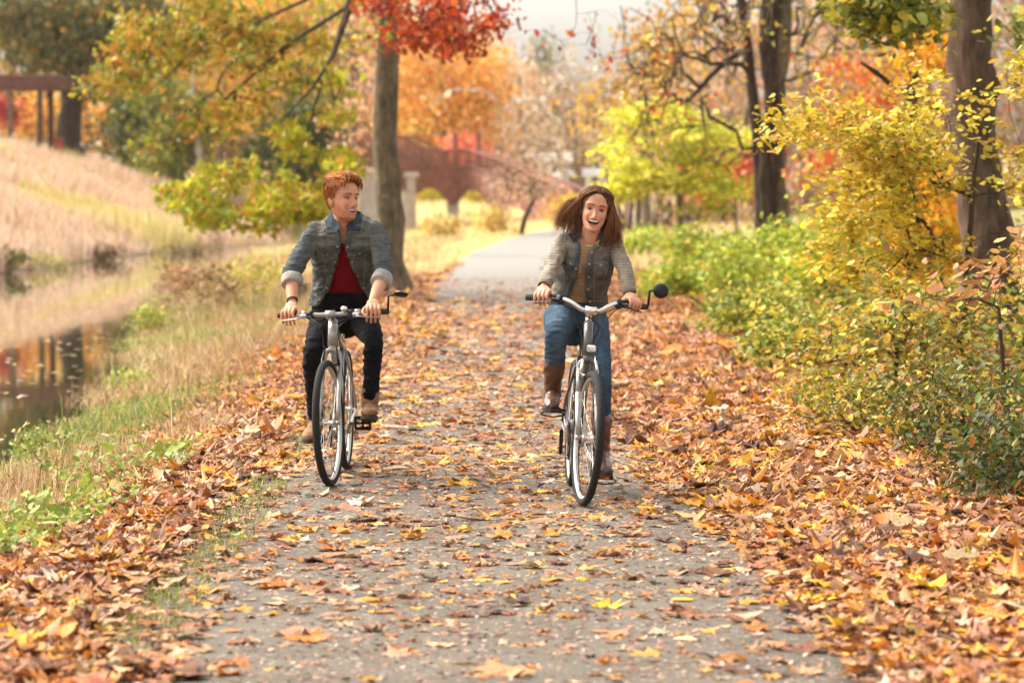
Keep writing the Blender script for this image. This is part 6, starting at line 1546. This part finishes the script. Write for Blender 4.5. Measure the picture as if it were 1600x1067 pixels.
    for s, xc in ((-1, -.085), (1, .072)):
        V2, F2 = patch(bv, [(xc - .036, 1.248), (xc + .036, 1.248), (xc + .036, 1.224), (xc - .036, 1.224)]); pf = cloth_obj('pocket_flap', V2, F2, 'denim_vest', T, np.full((len(V2), 3), 1.25))
        V2, F2 = patch(bv, [(xc - .026, 1.228), (xc + .026, 1.228), (xc + .004, 1.208), (xc - .004, 1.208)], 6, 4, .005); cloth_obj('flap_point', V2, F2, 'denim_vest', pf, np.full((len(V2), 3), 1.25))
        p = proj(bv, xc, 1.220, .009)
        if p is not None: m = MB(); m.tube([p, p + (0, -.004, 0)], .0062, 12); m.build('button', MAT['button'], pf)
        m = MB(); seamline(m, bv, [(xc + t, 1.262) for t in np.linspace(-.045, .045, 10)]); seamline(m, bv, [(xc - .03 + .012 * t, 1.21 - .19 * t) for t in np.linspace(0, 1, 14)]); seamline(m, bv, [(xc + .032 - .012 * t, 1.21 - .19 * t) for t in np.linspace(0, 1, 14)]); seamline(m, bv, [(xc + t, 1.03) for t in np.linspace(-.04, .04, 8)])
        if m.V: m.build('seam', MAT['thread'], ves)
        cx = .010; y = lambda x, z, o: (proj(bv, x, z, o) if proj(bv, x, z, o) is not None else np.array([x, .56, z]))
        a = np.array([cx + s * .050, .60, 1.418]); b0 = np.array([cx + s * .045, .56, 1.375]); tip = y(cx + s * .088, 1.335, .012); inn = y(cx + s * .056, 1.332, .012); sd = y(cx + s * .112, 1.366, .012)
        Vv = [a, b0, a + (s * .028, 0, -.01), (b0 + tip) / 2 + (0, -.01, .004), sd, tip, inn]; Vv = Vv + [p + (0, .008, 0) for p in Vv]; Fq = [(0, 1, 3, 2), (2, 3, 5, 4), (1, 6, 5, 3)]
        ed_ = [(0, 1), (1, 6), (6, 5), (5, 4), (4, 2), (2, 0)]; co = cloth_obj('collar', Vv, Fq + [tuple(i + 7 for i in f[::-1]) for f in Fq] + [(p, q, q + 7, p + 7) for p, q in ed_], 'denim_vest', T, np.full((14, 3), (1.0, 1.0, 1.05)))
        m = MB(); m.tube([sd, tip, inn], .002, 6); m.build('seam', MAT['thread'], co)
    # knit sleeves
    for s in (-1, 1):
        b = MB(); w = wr[s] + (el[s] - wr[s]) * .08
        limb(b, [sh[s] + (-s * .012, .0, .0), sh[s] + (s * .006, 0, -.006), (sh[s] + el[s]) / 2 + (s * .004, .005, 0), el[s] + (0, .006, 0), (el[s] + w) / 2, w], [.046, .046, .043, .041, .038, .035], 20); V, N, F = vox(b, .0052, 3); V = wrinkle(V, N, .010, 15, (1, 1, 1), 31 + s)
        dist = (V - w) @ ((el[s] - w) / np.linalg.norm(el[s] - w)); V, F, k = cull(V, F, dist < .002); sl = cloth_obj('sleeve', V, F, 'knit', T)
        ax_ = (el[s] - w) / np.linalg.norm(el[s] - w); m = MB(); m.tube([w - ax_ * .004, w + ax_ * .004, w + ax_ * .03, w + ax_ * .034], [.031, .038, .0385, .034], 20, cap=False); V2 = np.concatenate(m.V); cloth_obj('cuff', V2, m.F, 'knit', sl, np.full((len(V2), 3), .85))
    m = MB(); m.tube(spline([(-.030, .585, 1.385), (-.015, .567, 1.345), (.010, .562, 1.325), (.035, .567, 1.345), (.050, .585, 1.385)], 6), .0014, 5); m.ball((.010, .558, 1.320), .005); m.build('necklace', MAT['jewel'], T)
    # hair
    base = np.array([.125, .062, .032]); line = ([0, .25, .45, .8, 1.1, 1.5, 2.0, 3.2], [.084, .080, .068, .030, -.03, -.09, -.10, -.11])
    V, F, C = hair_cap(T, M, sc, line, lambda a, z, x: .003, lambda p: base * (.9 + .3 * noise.noise(Vector((p[0] * 90, p[1] * 60, p[2] * 30)))), 9, grooves=.004)
    mb = MB(); mb.V.append(tr(V, M, sc)); mb.C.append(C); mb.F += [tuple(int(i) for i in f) for a in F for f in a]; mb.n = len(V); r = np.random.default_rng(14)
    # strands start at the parting (head coordinates: +x is image left), run over the scalp, then fall or fly
    for i in range(1500):
        left = i % 2 == 0; sg = 1 if left else -1; y0 = -.085 + .156 * r.random() ** .7; t = r.random(); depth = r.random()
        zt = .118 - .0 * t; p0 = np.array([-.006 + sg * .002, y0, float(np.interp(y0, [-.085, -.05, 0, .04, .062, .071], [.085, .108, .120, .110, .095, .086]))])
        off = .007 + .013 * depth; hp_ = lambda z, th: head_pt(np.array([th]), z, off)[0]
        th1 = np.interp(y0, [-.085, .06], [2.5, .72]) * sg; th2 = np.interp(y0, [-.085, .06], [2.3, 1.18]) * sg
        p1 = hp_(.090 + .006 * r.normal(), th1 + .12 * r.normal()); p2 = hp_(.035, th1 * .6 + th2 * .4); p3 = hp_(-.02, th2)
        W = lambda q: tr(q, M, sc)
        c = base * np.exp(r.normal(.0, .42)) * np.array([1, 1 + .06 * r.normal(), 1]); 
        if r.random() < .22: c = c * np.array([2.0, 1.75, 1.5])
        P0, P1, P2, P3 = W(p0), W(p1), W(p2), W(p3)
        A = lambda x, y, z: hc + np.array([x, y, z])
        if left:     # towards image left: lifted and blown out
            f = r.random() ** .75; g = r.random(); yy = y0 * -.6
            e_ = A(-.058 - .164 * f, .02 + .05 * g, -.165 + .064 * f + r.normal(0, .020)); q1 = A(-.074 - .032 * f, yy * .95 + .005, .032 + .012 * g * f); q2 = A(-.078 - .090 * f, yy * .6 + .015, -.046 + .020 * f * g + .016 * f)
            pts = [P0, P1, q1, q2, e_ + r.normal(0, .006, 3)]
        else:        # image right: falls on the shoulder
            f = r.random(); g = r.random(); yy = y0 * -.6; inn = y0 > .02
            e_ = A(.046 + .102 * f + r.normal(0, .006), -.015 + .07 * g, -.190 + .035 * f + r.normal(0, .024)); q1 = A(.080 + .020 * f, yy * .95, .024); q2 = A(.070 + .056 * f, yy * .8, -.055); q3 = A(.054 + .090 * f, yy * .4 + .005, -.120)
            pts = [P0, P1, q1, q2, q3, e_]
        k_ = r.uniform(.55, 1.12); pts[-1] = np.array(pts[-2]) + (np.array(pts[-1]) - np.array(pts[-2])) * k_ + r.normal(0, .004, 3)
        c = c * (1 + (.9 * f ** 3 if left else .35 * f ** 3)); lock(mb, pts, r.uniform(.0022, .0046), c, 5, .55, .93)  # outer strands lightened: backlight painted into the hair colour
    for i in range(160):  # the mass behind the neck
        x = r.uniform(-.075, .075); lock(mb, [hc + np.array([x * .8, .085, .03]), hc + np.array([x, .085, -.06]), hc + np.array([x * 1.1 - .01, .055 + .02 * r.random(), -.165 + r.normal(0, .012)])], .008, base * np.exp(r.normal(-.3, .3)), 5, .5, .6)
    for i in range(170):   # stray flying hairs
        f = r.random(); a = hc + np.array([-.07, .0, .03 + .03 * r.random()]); e_ = hc + np.array([-.16 - .08 * f, .05 * r.random(), -.10 + .08 * r.random()])
        lock(mb, [a, (a + e_) / 2 + (0, 0, .02 + .01 * r.normal()), e_], .0016, base * 2.2, 4, .5)
    for i in range(120):   # flyaways on the right
        f = r.random(); a = hc + np.array([.08, .0, .02 * r.normal()]); e_ = hc + np.array([.10 + .07 * f, .04 * r.random(), -.12 - .12 * r.random()])
        lock(mb, [a, (a + e_) / 2 + (.015 + .01 * r.normal(), 0, .01), e_], .0014, base * 2.0, 4, .5)
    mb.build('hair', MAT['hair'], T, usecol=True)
    return T
man()
woman()
# ================================================================ light and camera
def world_and_camera():
    w = bpy.data.worlds.new('World'); SC.world = w; w.use_nodes = True
    t = w.node_tree; bg = t.nodes['Background']; sky = t.nodes.new('ShaderNodeTexSky'); sky.sky_type = 'NISHITA'; sky.sun_disc = False
    el, az = R(46), R(-62)     # sun up to the left and a little behind the riders
    sky.sun_elevation = el; sky.sun_rotation = az; sky.dust_density = 6; sky.air_density = 1.0; sky.ozone_density = 1
    hs = t.nodes.new('ShaderNodeHueSaturation'); hs.inputs['Saturation'].default_value = 0.22; hs.inputs['Value'].default_value = 2.6
    mx = t.nodes.new('ShaderNodeMix'); mx.data_type = 'RGBA'; mx.blend_type = 'MULTIPLY'; mx.inputs[0].default_value = 1; mx.inputs[7].default_value = (1.0, 0.96, 0.90, 1)
    t.links.new(sky.outputs[0], hs.inputs['Color']); t.links.new(hs.outputs[0], mx.inputs[6]); t.links.new(mx.outputs[2], bg.inputs['Color'])
    bg.inputs['Strength'].default_value = 0.15
    s = bpy.data.lights.new('sun', 'SUN'); s.energy = 1.8; s.angle = R(10); s.color = (1.0, 0.94, 0.86)
    o = bpy.data.objects.new('sun', s); COL.objects.link(o)
    d = Vector((math.sin(az) * math.cos(el), math.cos(az) * math.cos(el), math.sin(el)))   # towards the sun
    o.rotation_euler = d.to_track_quat('Z', 'Y').to_euler()
    c = bpy.data.cameras.new('camera'); c.lens = 100; c.sensor_width = 36; c.clip_start = 0.5; c.clip_end = 3000
    c.dof.use_dof = True; c.dof.focus_distance = 15.4; c.dof.aperture_fstop = 3.1
    co = bpy.data.objects.new('camera', c); COL.objects.link(co); co.location = (0, 0, CAMH); co.rotation_euler = (R(90) - PITCH, 0, 0)
    SC.camera = co
    SC.view_settings.view_transform = 'Standard'; SC.view_settings.look = 'None'; SC.view_settings.exposure = EXPOSURE; SC.view_settings.gamma = 1
    SC.cycles.max_bounces = 6; SC.cycles.diffuse_bounces = 3; SC.cycles.transmission_bounces = 4; SC.cycles.transparent_max_bounces = 4; SC.cycles.use_denoising = True
def haze():
    me = bpy.data.meshes.new('haze'); a, b, c = (-240, -15, -3), (240, 300, 45), None
    V = [(x, y, z) for x in (a[0], b[0]) for y in (a[1], b[1]) for z in (a[2], b[2])]
    me.from_pydata(V, [], [(0, 1, 3, 2), (4, 6, 7, 5), (0, 4, 5, 1), (2, 3, 7, 6), (0, 2, 6, 4), (1, 5, 7, 3)]); o = bpy.data.objects.new('haze', me); COL.objects.link(o)
    m = bpy.data.materials.new('haze'); m.use_nodes = True; t = m.node_tree; t.nodes.clear(); ou = t.nodes.new('ShaderNodeOutputMaterial'); v = t.nodes.new('ShaderNodeVolumePrincipled')
    v.inputs['Color'].default_value = (1.0, 0.93, 0.84, 1); v.inputs['Density'].default_value = 0.00011; v.inputs['Anisotropy'].default_value = 0.3
    t.links.new(v.outputs[0], ou.inputs['Volume']); me.materials.append(m); tag(o, kind='stuff'); o['label'] = 'thin pale autumn haze over the park'
EXPOSURE = 0.36
vegetation()
built()
world_and_camera()
haze()
